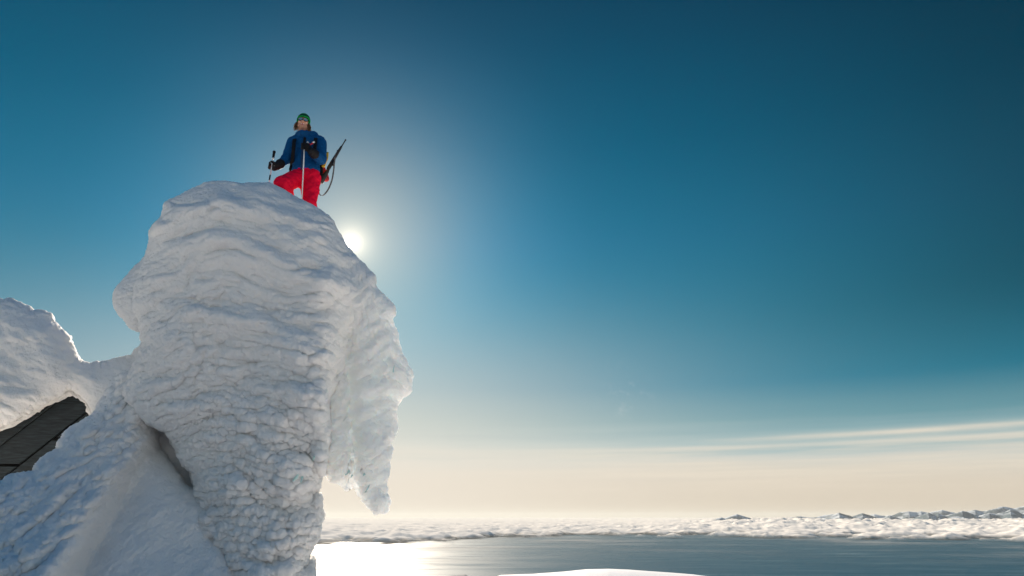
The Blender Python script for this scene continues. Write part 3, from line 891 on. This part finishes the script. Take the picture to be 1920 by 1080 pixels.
knee_a = W(531, 346, -0.30); hip_a = W(561, 335, -0.03)
knee_b = W(580, 381, -0.10); hip_b = W(584, 333, 0.0)
foot_a = np.array([knee_a[0] - 0.04, YP - 0.02, 0]); foot_b = np.array([knee_b[0] + 0.0, YP + 0.14, 0])
for f_ in (foot_a, foot_b):
    zz = snow_z(f_[0], f_[1]); f_[2] = (zz if zz else 3.5)
print('feet', foot_a, foot_b, 'knees', knee_a, knee_b, 'hips', hip_a, hip_b)
ank_a = foot_a + [0, 0.03, 0.10]; ank_b = foot_b + [0, 0.03, 0.10]

HC = W(568.5, 231, -0.04)
fdir = np.array([0.26, -0.96, -0.10]); fdir /= np.linalg.norm(fdir)
udir = np.array([0.04, 0, 1.0]); udir -= fdir * (udir @ fdir); udir /= np.linalg.norm(udir)
rdir = np.cross(udir, fdir); rdir = -rdir if rdir[0] < 0 else rdir
HM = np.stack([rdir, udir, fdir]).astype(np.float32)         # world -> head (right, up, forward)
def Hd(r, u, f): return HC + rdir * r + udir * u + fdir * f

sh_a = W(551, 268, 0.0); el_a = W(538, 297, -0.04); wr_a = W(522, 310, -0.16); ha_a = W(511.5, 312, -0.20)
sh_b = W(599, 268, 0.0); el_b = W(601, 298, -0.10); wr_b = W(586, 286, -0.27); ha_b = W(573, 275, -0.30)
pole1 = (W(514.5, 283, -0.20), W(502.5, 352, -0.23))
pole2 = (W(571.5, 258, -0.30), W(566.0, 374, -0.24))

def hand_sdf(P, wr, ha, pole, side, grow=0.0):
    ax = pole[0] - pole[1]; ax /= np.linalg.norm(ax)
    k_ = ((ha - pole[1]) @ ax); cen = pole[1] + ax * k_            # grip centre on the pole
    back = wr - cen; back -= ax * (back @ ax); back /= np.linalg.norm(back)
    sd_ = np.cross(ax, back) * side
    knuck = cen + back * 0.038 + sd_ * 0.012
    d = rcone(P, wr, cen + back * 0.045, 0.030 + grow, 0.036 + grow)
    pal = rcone(P, cen + back * 0.036 + ax * 0.028, cen + back * 0.036 - ax * 0.028, 0.025 + grow, 0.023 + grow)
    d = smin(d, pal, 0.02)
    for i, (o, L_) in enumerate([(0.034, 1.0), (0.012, 1.06), (-0.010, 1.0), (-0.031, 0.85)]):
        c = cen + ax * o
        angs = [0.35, 1.35, 2.4, 3.3 * L_]
        pts = [c + (back * math.cos(a) + sd_ * math.sin(a)) * (0.030 + grow * 0.6) for a in angs]
        for a_, b_, r_ in zip(pts[:-1], pts[1:], (0.0115, 0.0108, 0.0098)):
            d = np.minimum(d, rcone(P, a_, b_, r_ + grow * 0.5, r_ - 0.0006 + grow * 0.5))
    t0 = cen + back * 0.040 - sd_ * 0.022 + ax * 0.012
    t1 = cen - sd_ * 0.038 + ax * 0.036 + back * 0.006; t2 = cen - sd_ * 0.022 + ax * 0.045 - back * 0.022
    d = smin(d, rcone(P, t0, t1, 0.015 + grow * 0.5, 0.013 + grow * 0.5), 0.01)
    d = np.minimum(d, rcone(P, t1, t2, 0.013 + grow * 0.5, 0.011 + grow * 0.5))
    return d

def head_sdf(P):
    q = (P - HC.astype(np.float32)) @ HM.T
    d = ellip(q, (0, 0.028, -0.012), (0.074, 0.092, 0.094))
    d = smin(d, ellip(q, (0, -0.030, 0.030), (0.056, 0.070, 0.058)), 0.03)
    d = smin(d, rcone(q, (-0.032, -0.066, 0.030), (0.032, -0.066, 0.030), 0.030, 0.030), 0.03)
    d = smin(d, ellip(q, (0, -0.088, 0.066), (0.021, 0.016, 0.018)), 0.02)
    for s in (-1, 1):
        d = smin(d, ellip(q, (s * 0.036, -0.018, 0.062), (0.022, 0.020, 0.022)), 0.02)
        d = smin(d, ellip(q, (s * 0.076, -0.002, -0.008), (0.009, 0.031, 0.019)), 0.008)
        d = -smin(-d, ellip(q, (s * 0.031, 0.016, 0.094), (0.018, 0.012, 0.014)), 0.014)
        d = smin(d, ellip(q, (s * 0.031, 0.014, 0.070), (0.013, 0.012, 0.013)), 0.004)
        d = smin(d, ellip(q, (s * 0.011, -0.027, 0.094), (0.008, 0.007, 0.009)), 0.006)
    d = smin(d, rcone(q, (0, 0.020, 0.084), (0, -0.022, 0.106), 0.008, 0.011), 0.012)
    d = smin(d, rcone(q, (-0.020, -0.046, 0.079), (0, -0.051, 0.089), 0.005, 0.007), 0.008)
    d = smin(d, rcone(q, (0.020, -0.046, 0.079), (0, -0.051, 0.089), 0.005, 0.007), 0.008)
    d = smin(d, rcone(q, (-0.016, -0.059, 0.081), (0.016, -0.059, 0.081), 0.006, 0.006), 0.008)
    d = np.maximum(d, -rcone(q, (-0.019, -0.0525, 0.092), (0.019, -0.0525, 0.092), 0.0030, 0.0030))
    return d

neck0 = Hd(0, -0.07, -0.02); neck1 = W(573, 259, 0.02)
def body_sdf(P):
    d = head_sdf(P)
    d = smin(d, rcone(P, neck0, neck1, 0.052, 0.06), 0.03)
    sc3 = np.array([1, 1.45, 1], np.float32)
    d = smin(d, rcone(P, W(573, 272, 0.02), W(573, 300, 0.02), 0.150, 0.125, sc3), 0.05)
    d = smin(d, rcone(P, W(573, 300, 0.02), W(573, 326, 0.02), 0.125, 0.145, sc3), 0.05)
    for s, e, w in ((sh_a, el_a, wr_a), (sh_b, el_b, wr_b)):
        d = smin(d, rcone(P, s, e, 0.052, 0.040), 0.03); d = smin(d, rcone(P, e, w, 0.040, 0.028), 0.015)
    for h, k, a, f_ in ((hip_a, knee_a, ank_a, foot_a), (hip_b, knee_b, ank_b, foot_b)):
        d = smin(d, rcone(P, h, k, 0.078, 0.052), 0.04); d = smin(d, rcone(P, k, a, 0.052, 0.036), 0.02)
        d = smin(d, rcone(P, a - [0, 0, 0.05], a + [0, -0.15, -0.06], 0.034, 0.028), 0.02)
    d = smin(d, hand_sdf(P, wr_a, ha_a, pole1, 1, -0.004), 0.004)
    d = smin(d, hand_sdf(P, wr_b, ha_b, pole2, -1, -0.004), 0.004)
    return d

skin = simple('skin', (0.62, 0.31, 0.21), 0.5, bump=0.1, bscale=90, var=0.12)
skin.node_tree.nodes['Principled BSDF'].inputs['Subsurface Weight'].default_value = 0.15
skin.node_tree.nodes['Principled BSDF'].inputs['Subsurface Scale'].default_value = 0.01
stubble = simple('stubble', (0.44, 0.22, 0.15), 0.7, bump=0.3, bscale=200, var=0.2)
lip = simple('lip', (0.36, 0.10, 0.09), 0.4)
blue = simple('jacket_blue', (0.001, 0.062, 0.19), 0.7, bump=0.15, bscale=35, var=0.12, spec=0.15)
red = simple('trouser_red', (0.80, 0.003, 0.036), 0.7, bump=0.15, bscale=12, var=0.06, spec=0.12)
black = simple('black_webbing', (0.008, 0.009, 0.012), 0.75, spec=0.15, bump=0.3, bscale=200, var=0.3)
glove_m = simple('glove_black', (0.011, 0.010, 0.011), 0.65, spec=0.2, bump=0.4, bscale=90, var=0.5)
boot_m = simple('boot_leather', (0.02, 0.02, 0.022), 0.5, bump=0.2, bscale=60, var=0.3)
white_m = simple('pole_white', (0.78, 0.78, 0.78), 0.3, bscale=8, var=0.04)
pack_red = simple('pack_red', (0.50, 0.012, 0.02), 0.6, bump=0.5, bscale=40, var=0.35)
yellow_m = simple('yellow_foam', (0.80, 0.42, 0.01), 0.6, bscale=30, var=0.1)
purple_m = simple('purple_fleece', (0.10, 0.03, 0.36), 0.8, bscale=60, var=0.15)
metal_d = simple('gun_steel', (0.025, 0.026, 0.030), 0.35, 0.6, bscale=50, var=0.3)
stock_m = simple('gun_stock', (0.022, 0.018, 0.017), 0.5, bump=0.2, bscale=60, var=0.4)
grey_m = simple('palm_grey', (0.35, 0.31, 0.27), 0.7, bscale=60, var=0.3)

lo = np.minimum.reduce([foot_a, foot_b, ha_a, knee_a]) - 0.32; hi = np.maximum.reduce([HC, sh_b, foot_b, el_b]) + 0.30
V, Fq = sdf_mesh(body_sdf, lo, hi, 0.0065)
person = mesh_obj('person', V, Fq, skin)
person.data.materials.append(stubble); person.data.materials.append(lip)
cq = (V[Fq].mean(1) - HC) @ HM.T
ix = np.zeros(len(Fq), np.int32)
beard = (cq[:, 1] < -0.060 + 0.5 * np.abs(cq[:, 0])) & (cq[:, 1] > -0.125) & (cq[:, 2] > 0.0)
ix[beard] = 1
ix[(np.abs(cq[:, 0]) < 0.022) & (cq[:, 1] < -0.045) & (cq[:, 1] > -0.066) & (cq[:, 2] > 0.075)] = 2
person.data.polygons.foreach_set('material_index', ix)
tag(person, 'climber in blue jacket, red trousers, green beanie and sunglasses standing on the rime summit', 'person')

def folds(P, s, amp, seed):
    return np.abs(fbm((P * np.array([1, 1, 1.6], np.float32)) / s, seed, 2)) * amp

def jacket_sdf(P):
    sc3 = np.array([1, 1.3, 1], np.float32)
    d = rcone(P, W(574, 274, 0.03), W(573, 300, 0.02), 0.175, 0.160, sc3)
    d = smin(d, rcone(P, W(573, 300, 0.02), W(574, 318, 0.02), 0.160, 0.180, sc3), 0.05)
    # straight hem
    hemz = W(573, 328, -0.12)[2]
    sl_ = (hemz + 0.10 * (P[:, 0] - W(573, 322)[0]) ** 2 * 4)
    d = np.maximum(d, sl_ - P[:, 2])
    d = smin(d, rcone(P, W(557, 266, 0.02), W(593, 266, 0.03), 0.080, 0.085), 0.06)
    d = smin(d, rcone(P, sh_a, el_a, 0.086, 0.066), 0.04)
    d = smin(d, rcone(P, el_a, wr_a, 0.066, 0.038), 0.02)
    d = smin(d, rcone(P, sh_b, el_b, 0.090, 0.073), 0.04)
    d = smin(d, rcone(P, el_b, wr_b, 0.073, 0.044), 0.02)
    # collar and folded hood round the neck
    cc = W(571.5, 254, -0.0)
    ring = []
    for k in range(12):
        a = k / 12 * 2 * math.pi
        rr = 0.088; ring.append(cc + np.array([math.cos(a) * rr * 0.95, math.sin(a) * rr, 0.012 * math.sin(a)]))
    for k in range(12):
        d = smin(d, rcone(P, ring[k], ring[(k + 1) % 12], 0.030, 0.030), 0.02)
    d = smin(d, rcone(P, cc + [-0.07, 0.06, 0.0], cc + [0.13, 0.07, -0.005], 0.055, 0.055), 0.03)
    d = smin(d, ellip(P, cc + [0.115, 0.02, 0.015], (0.052, 0.075, 0.048)), 0.03)
    d = smin(d, rcone(P, cc + [-0.03, 0.10, -0.03], cc + [0.08, 0.13, -0.04], 0.07, 0.07), 0.04)
    d = np.maximum(d, -rcone(P, cc + [0, 0.0, 0.012], cc + [0, -0.02, 0.2], 0.060, 0.075))
    # creases: rings on sleeves, soft folds on the body
    q = P * np.array([1.0, 1, 2.0], np.float32)
    return d + folds(P, 0.085, 0.020, 201) + folds(q, 0.06, 0.009, 202) - 0.009
V, Fq = sdf_mesh(jacket_sdf, lo + [0, 0, 0.3], hi, 0.009)
jk = mesh_obj('jacket', V, Fq, blue, person)
# zip placket down the front
zp = curve([W(570.5, 257, -0.095), W(569, 268, -0.125), W(566, 290, -0.118), W(565, 318, -0.130)], 5)
Vz, fz = tube(zp, 0.01, 8, (0.022, 0.012), (1, 0, 0)); mesh_obj('zip', Vz, fz, simple('zip_blue', (0.004, 0.03, 0.09), 0.6), jk)

def trouser_sdf(P):
    sc3 = np.array([1, 1.25, 1], np.float32)
    d = rcone(P, W(573, 318, 0.02), W(573, 332, 0.02), 0.150, 0.168, sc3)
    d = smin(d, rcone(P, hip_a + [0, 0, 0.02], knee_a + [-0.012, 0, 0], 0.112, 0.098), 0.03)
    d = smin(d, rcone(P, knee_a, ank_a, 0.100, 0.085), 0.03)
    d = smin(d, rcone(P, hip_b, W(582, 356, -0.03), 0.118, 0.102), 0.03)
    d = smin(d, rcone(P, W(581, 356, -0.03), knee_b, 0.108, 0.080), 0.03)
    d = smin(d, rcone(P, knee_b, ank_b, 0.080, 0.080), 0.03)
    d = np.maximum(d, P[:, 2] - W(573, 316, 0)[2])
    q = P.copy(); q = q * np.array([1.5, 1, 0.8], np.float32)
    return d + folds(q, 0.13, 0.034, 207) + folds(P, 0.05, 0.006, 209) - 0.012
V, Fq = sdf_mesh(trouser_sdf, np.minimum(np.minimum(foot_a, foot_b), knee_a) - 0.35, W(620, 300, 0.4), 0.009)
mesh_obj('trousers', V, Fq, red, person)
# purple layer under the hem
Vp, fp = [], []
ang = np.linspace(0, 2 * math.pi, 40, endpoint=False)
cw = W(573, 321, 0.02)
Vp = np.concatenate([cw + np.stack([np.cos(ang) * 0.158, np.sin(ang) * 0.138, np.full(40, z_)], -1) for z_ in (-0.028, 0.05)])
fp = [[i, (i + 1) % 40, (i + 1) % 40 + 40, i + 40] for i in range(40)] + [list(range(40))[::-1], list(range(40, 80))]
mesh_obj('fleece_hem', Vp, fp, purple_m, person)

# boots
for f_, a_ in ((foot_a, ank_a), (foot_b, ank_b)):
    def boot_sdf(P, f_=f_, a_=a_):
        d = rcone(P, a_ + [0, 0, 0.10], a_ + [0, 0, -0.04], 0.060, 0.055)
        d = smin(d, rcone(P, a_ + [0, 0.02, -0.055], a_ + [0, -0.17, -0.065], 0.050, 0.043), 0.03)
        return np.maximum(d, f_[2] - 0.01 - P[:, 2])
    V, Fq = sdf_mesh(boot_sdf, a_ - [0.12, 0.32, 0.2], a_ + [0.12, 0.15, 0.22], 0.009)
    mesh_obj('boot', V, Fq, boot_m, person)

# gloves with gauntlet cuffs
for wr, ha, pl, side, elb in ((wr_a, ha_a, pole1, 1, el_a), (wr_b, ha_b, pole2, -1, el_b)):
    dirn = (elb - wr) / np.linalg.norm(elb - wr)
    def glove_sdf(P):
        d = hand_sdf(P, wr, ha, pl, side, 0.007)
        d = smin(d, rcone(P, wr - dirn * 0.02, wr + dirn * 0.045, 0.052, 0.064), 0.02)
        return d + folds(P, 0.03, 0.004, 213)
    V, Fq = sdf_mesh(glove_sdf, np.minimum(wr, ha) - 0.14, np.maximum(wr, ha) + 0.14, 0.0045)
    g = mesh_obj('glove', V, Fq, glove_m, person)
    # pale worn palm patch
    g.data.materials.append(grey_m)
    c = V[Fq].mean(1)
    pc = (ha + W(572.5, 281, -0.36) - ha) if side < 0 else ha + np.array([0.028, -0.05, -0.01])
    ix = (np.linalg.norm(c - pc, axis=1) < (0.036 if side < 0 else 0.022)).astype(np.int32)
    g.data.polygons.foreach_set('material_index', ix)

# beanie: ribbed knit with a darker band
def beanie_sdf(P):
    q = (P - HC.astype(np.float32)) @ HM.T
    d = ellip(q, (0, 0.040, -0.012), (0.088, 0.102, 0.106))
    edge = 0.050 - 0.075 * sstep(-q[:, 2], -0.075, 0.0) - 0.02 * sstep(-q[:, 2], 0.0, 0.08)
    d = np.maximum(d, edge - q[:, 1])
    d = smin(d, np.maximum(np.abs(ellip(q, (0, 0.040, -0.012), (0.089, 0.100, 0.107))) - 0.006, np.abs(q[:, 1] - edge - 0.012) - 0.014), 0.006)
    an = np.arctan2(q[:, 0], q[:, 2])
    return d - 0.0016 * np.cos(an * 46)
V, Fq = sdf_mesh(beanie_sdf, HC - 0.16, HC + 0.19, 0.0045)
m, t, b = new_mat('beanie_knit')
tc = t.nodes.new('ShaderNodeTexCoord'); sp = t.nodes.new('ShaderNodeSeparateXYZ'); t.links.new(tc.outputs['Object'], sp.inputs[0])
hz = X(t, sp.outputs[2]) - float(HC[2])
hc = ramp(t, (hz + 0.05) * 5.0, [(0.0, (0.004, 0.22, 0.085)), (0.50, (0.010, 0.26, 0.05)), (0.60, (0.003, 0.045, 0.03)), (0.70, (0.003, 0.05, 0.03)), (0.76, (0.006, 0.22, 0.07)), (0.88, (0.003, 0.10, 0.045)), (1.0, (0.005, 0.19, 0.07))])
t.links.new(hc, b.inputs['Base Color']); b.inputs['Roughness'].default_value = 0.95; b.inputs['Specular IOR Level'].default_value = 0.1
mesh_obj('beanie', V, Fq, m, person)

# hair: loose curls below the beanie
rs = random.Random(4)
hp = []
for k in range(150):
    s = rs.choice((-1, 1)); 
    u0 = rs.uniform(-0.035, 0.0); f0 = rs.uniform(-0.06, 0.035)
    p0 = np.array([s * (0.080 + rs.uniform(-0.006, 0.004)), u0, f0])
    L_ = rs.uniform(0.06, 0.105) if s < 0 else rs.uniform(0.05, 0.09)
    ph = rs.uniform(0, 6.28); sw = rs.uniform(0.1, 0.55)
    pts = []
    for j in range(9):
        q = j / 8
        cr = 0.012 * min(1, q * 3)
        pts.append(Hd(p0[0] + s * (sw * L_ * q * 0.7) + cr * math.cos(ph + q * 9), p0[1] - L_ * q * (1 - 0.35 * q) + 0.2 * cr, p0[2] - 0.02 * q + cr * math.sin(ph + q * 9)))
    hp.append(tube(pts, np.linspace(0.0045, 0.0016, 9), 5))
for k in range(60):
    a = rs.uniform(-2.4, 2.4) + math.pi
    p0 = Hd(0.078 * math.sin(a), rs.uniform(-0.04, 0.0), -0.012 + 0.085 * math.cos(a))
    L_ = rs.uniform(0.06, 0.1); ph = rs.uniform(0, 6)
    pts = [p0 + np.array([0.010 * math.cos(ph + j), 0.010 * math.sin(ph + j), -L_ * j / 6]) for j in range(7)]
    hp.append(tube(pts, np.linspace(0.006, 0.002, 7), 5))
Vh, fh = join(hp)
m, t, b = new_mat('brown_hair'); b.inputs['Base Color'].default_value = (0.10, 0.05, 0.025, 1); b.inputs['Roughness'].default_value = 0.45
tr = t.nodes.new('ShaderNodeBsdfTranslucent'); tr.inputs[0].default_value = (0.75, 0.55, 0.35, 1)
ms = t.nodes.new('ShaderNodeMixShader'); ms.inputs[0].default_value = 0.4
t.links.new(b.outputs[0], ms.inputs[1]); t.links.new(tr.outputs[0], ms.inputs[2]); t.links.new(ms.outputs[0], t.nodes['Material Output'].inputs[0])
mesh_obj('hair', Vh, fh, m, person)

# sunglasses
fr = []
for s in (-1, 1):
    c = []
    for k in range(17):
        a = k / 16 * 2 * math.pi
        r_ = s * 0.033 + 0.030 * math.cos(a); u_ = 0.014 + 0.021 * math.sin(a) - 0.004 * (abs(r_) / 0.05)
        c.append(Hd(r_, u_, 0.104 - 5.0 * r_ * r_))
    fr.append(tube(c, 0.0032, 6))
    fr.append(tube([Hd(s * 0.058, 0.020, 0.088), Hd(s * 0.076, 0.020, 0.06), Hd(s * 0.084, 0.016, 0.0)], 0.004, 6))
fr.append(tube([Hd(-0.010, 0.022, 0.104), Hd(0, 0.025, 0.107), Hd(0.010, 0.022, 0.104)], 0.003, 6))
Vs, fs = join(fr); sg = mesh_obj('sunglasses', Vs, fs, black, person)
m, t, b = new_mat('lens_mirror'); b.inputs['Base Color'].default_value = (0.30, 0.36, 0.42, 1); b.inputs['Metallic'].default_value = 0.85; b.inputs['Roughness'].default_value = 0.12
for s in (-1, 1):
    vv = []; ff = []
    for layer in (0.0, -0.003):
        for rg in range(5):
            for k in range(20):
                a = k / 20 * 2 * math.pi; q = rg / 4
                r_ = s * 0.033 + 0.029 * q * math.cos(a); u_ = 0.014 + 0.020 * q * math.sin(a) - 0.004 * (abs(r_) / 0.05)
                vv.append(Hd(r_, u_, 0.104 - 5.0 * r_ * r_ + layer))
    for base_ in (0, 100):
        for rg in range(4):
            for k in range(20):
                q = [base_ + rg * 20 + k, base_ + rg * 20 + (k + 1) % 20, base_ + (rg + 1) * 20 + (k + 1) % 20, base_ + (rg + 1) * 20 + k]
                ff.append(q if base_ else q[::-1])
    ff += [[80 + k, 80 + (k + 1) % 20, 180 + (k + 1) % 20, 180 + k] for k in range(20)]
    mesh_obj('lens', vv, ff, m, sg)

V, f = tube([Hd(r_, -0.0515 + 9 * r_ * r_, 0.0885 - 12 * r_ * r_) for r_ in np.linspace(-0.018, 0.018, 7)], 0.0034, 8)
mesh_obj('teeth', V, f, white_m, person)
# ------------------------------------------------------------------ ski poles
def ski_pole(pl, grip_px, label, white_from, tip_extra):
    top, tip = pl; ax = (tip - top) / np.linalg.norm(tip - top)
    Lp = np.linalg.norm(tip - top) + tip_extra
    root = empty('ski_pole', top + ax * Lp)
    tag(root, label, 'ski pole', 'ski poles held by the climber')
    pts = [top + ax * s for s in (0.08, 0.35, Lp - 0.02, Lp)]
    V, f = tube(pts, [0.0085, 0.0085, 0.0075, 0.003], 12)
    sh = mesh_obj('shaft', V, f, white_m, root)
    V, f = tube([top + ax * s for s in (0.0, 0.006, 0.02, 0.04, 0.06, 0.08, 0.10, 0.108)], [0.012, 0.019, 0.020, 0.0155, 0.0175, 0.015, 0.016, 0.012], 14)
    mesh_obj('grip', V, f, black, root)
    V, f = tube([top + ax * s for s in (0.108, 0.112, 0.124, 0.128)], [0.012, 0.0155, 0.0155, 0.010], 12)
    mesh_obj('collar', V, f, white_m, root)
    V, f = tube([top + ax * (Lp - s) for s in (0.085, 0.08, 0.07, 0.066)], [0.012, 0.045, 0.045, 0.012], 18)
    mesh_obj('basket', V, f, black, root)
    return root, ax
p1, ax1 = ski_pole(pole1, None, 'slim pole held out to the side, gripped low below its black handle', 0, 0.12)
for s0, s1 in ((0.36, 0.44), (0.47, 0.49)):
    V, f = tube([pole1[0] + ax1 * s for s in (s0, s1)], 0.0092, 12); mesh_obj('decal_band', V, f, black, p1)
p2, ax2 = ski_pole(pole2, None, 'white pole held upright before the chest and reaching down past the red knees', 0, 0.12)
V, f = tube(curve([pole2[0] + [0.0, -0.02, -0.01], W(569.5, 264, -0.345), W(570, 273, -0.36), W(574, 283, -0.36)], 5), 0.01, 8, (0.02, 0.003), (1, 0, 0)); mesh_obj('wrist_strap', V, f, black, p2)

# ------------------------------------------------------------------ backpack
pk = empty('backpack', W(592, 330, 0.25)); tag(pk, 'red and black rucksack with yellow side flash on the climber\'s back', 'backpack')
def pack_sdf(P):
    d = rcone(P, W(583, 285, 0.24), W(588, 325, 0.25), 0.115, 0.13, np.array([0.9, 1.1, 1], np.float32))
    return d + folds(P, 0.06, 0.02, 301)
V, Fq = sdf_mesh(pack_sdf, W(560, 350, 0.0), W(620, 255, 0.55), 0.012); mesh_obj('pack_body', V, Fq, black, pk)
def pocket_sdf(P):
    d = rcone(P, W(606, 318, 0.22), W(610, 334, 0.24), 0.040, 0.050)
    d = smin(d, rcone(P, W(612, 322, 0.24), W(613, 337, 0.24), 0.022, 0.026), 0.02)
    d = smin(d, rcone(P, W(602, 336, 0.2), W(604, 343, 0.2), 0.035, 0.018), 0.02)
    return d + folds(P, 0.03, 0.020, 303)
V, Fq = sdf_mesh(pocket_sdf, W(590, 352, 0.05), W(622, 300, 0.40), 0.007); mesh_obj('side_pocket', V, Fq, pack_red, pk)
V, f = tube(curve([W(613.0, 286, 0.10), W(612, 297, 0.06), W(608.5, 305, 0.02), W(606, 313, 0.02)], 4), 0.02, 10, (0.046, 0.02), (1, 0.1, 0)); mesh_obj('side_flash', V, f, yellow_m, pk)
V, f = tube(curve([W(606, 300, 0.08), W(602.5, 308, 0.07), W(601, 322, 0.08), W(600, 336, 0.08)], 5), 0.02, 10, (0.062, 0.03), (1, 0.1, 0)); mesh_obj('side_strap', V, f, black, pk)
for pts in ([W(556, 256, 0.06), W(553.5, 258, -0.04), W(551.5, 265, -0.125), W(550.5, 278, -0.165), W(549, 292, -0.13), W(548, 303, -0.08), W(547, 309, 0.02)],
            [W(592, 255, 0.08), W(592.5, 256, -0.03), W(591.5, 263, -0.125), W(590.5, 274, -0.175), W(590, 286, -0.15), W(591, 294, -0.10)]):
    V, f = tube(curve(pts, 5), 0.02, 10, (0.050, 0.014), (1, -0.1, 0)); mesh_obj('shoulder_strap', V, f, black, pk)
V, f = tube(curve([W(551, 304, 0.06), W(546.5, 311, 0.06), W(544.5, 319, 0.06), W(542, 329, 0.05)], 5), 0.02, 10, (0.028, 0.010), (1, 0, 0.2)); mesh_obj('hip_belt', V, f, black, pk)
V, f = tube(curve([W(547, 310, 0.05), W(545, 318, 0.03)], 5), 0.02, 10, (0.05, 0.02), (1, 0, 0.2)); mesh_obj('belt_pad', V, f, black, pk)
V, f = tube([W(578, 269, -0.22), W(582, 271, -0.225), W(586.5, 268, -0.215)], 0.011, 10); ch = mesh_obj('chest_tube', V, f, pack_red, pk)
for a, b_ in ((W(576.5, 266, -0.22), W(578.5, 269.5, -0.222)), (W(585.5, 268, -0.217), W(589.5, 266, -0.21))):
    V, f = tube([a, b_], 0.0115, 10); mesh_obj('tube_end', V, f, white_m, ch)

# ------------------------------------------------------------------ rifle
def RP(q, off=0.0):
    """point along the rifle, q = 0 muzzle .. 1 butt; off = sideways in the picture plane (px)"""
    a = np.array([648.5, 261.5]); b_ = np.array([600.0, 342.0]); d = (b_ - a) / np.linalg.norm(b_ - a)
    p = a + (b_ - a) * q + np.array([-d[1], d[0]]) * off
    return W(p[0], p[1], 0.20 - 0.06 * q)
rf = empty('rifle', RP(0.5)); tag(rf, 'dark rifle slung behind the climber, muzzle pointing up to the right', 'rifle')
V, f = tube([RP(0.0), RP(0.005), RP(0.02), RP(0.03), RP(0.35)], [0.006, 0.0115, 0.0115, 0.008, 0.009], 12); mesh_obj('barrel', V, f, metal_d, rf)
V, f = tube([RP(q, 0.3) for q in (0.15, 0.17, 0.3, 0.45, 0.56)], [0.008, 0.015, 0.019, 0.022, 0.024], 12); mesh_obj('fore_end', V, f, stock_m, rf)
V, f = tube([RP(q) for q in (0.48, 0.50, 0.66, 0.70)], [0.014, 0.024, 0.026, 0.018], 12); rc = mesh_obj('receiver', V, f, metal_d, rf)
V, f = tube([RP(0.31, 0.5), RP(0.27, 3.6)], [0.012, 0.006], 8); mesh_obj('rear_sight', V, f, metal_d, rf)
V, f = tube([RP(0.32, 1.5), RP(0.47, 1.8)], [0.011, 0.012], 10); mesh_obj('scope', V, f, metal_d, rf)
V, f = tube([RP(0.56, 0), RP(0.57, -5)], [0.018, 0.014], 8); mesh_obj('magazine', V, f, metal_d, rf)
V, f = tube([RP(q, o_) for q, o_ in ((0.66, 0), (0.74, -1.5), (0.84, -0.8), (0.93, 0), (0.99, 0.5), (1.0, 0.5))], [0.018, 0.022, 0.034, 0.042, 0.044, 0.036], 12); mesh_obj('butt_stock', V, f, stock_m, rf)
sp_ = curve([W(633, 283, 0.17), W(629, 293, 0.16), W(627, 305, 0.15), W(625.5, 320, 0.14), W(622.5, 337, 0.12), W(617, 352, 0.10), W(610.5, 362, 0.08), W(605, 366.5, 0.08), W(601, 366, 0.08), W(597.5, 360, 0.08), W(598, 346, 0.10)], 6)
V, f = tube(sp_, 0.01, 8, (0.024, 0.003), (0.55, 0.75, 0.3)); mesh_obj('sling', V, f, simple('sling_grey', (0.12, 0.11, 0.11), 0.7, bscale=60, var=0.5), rf)
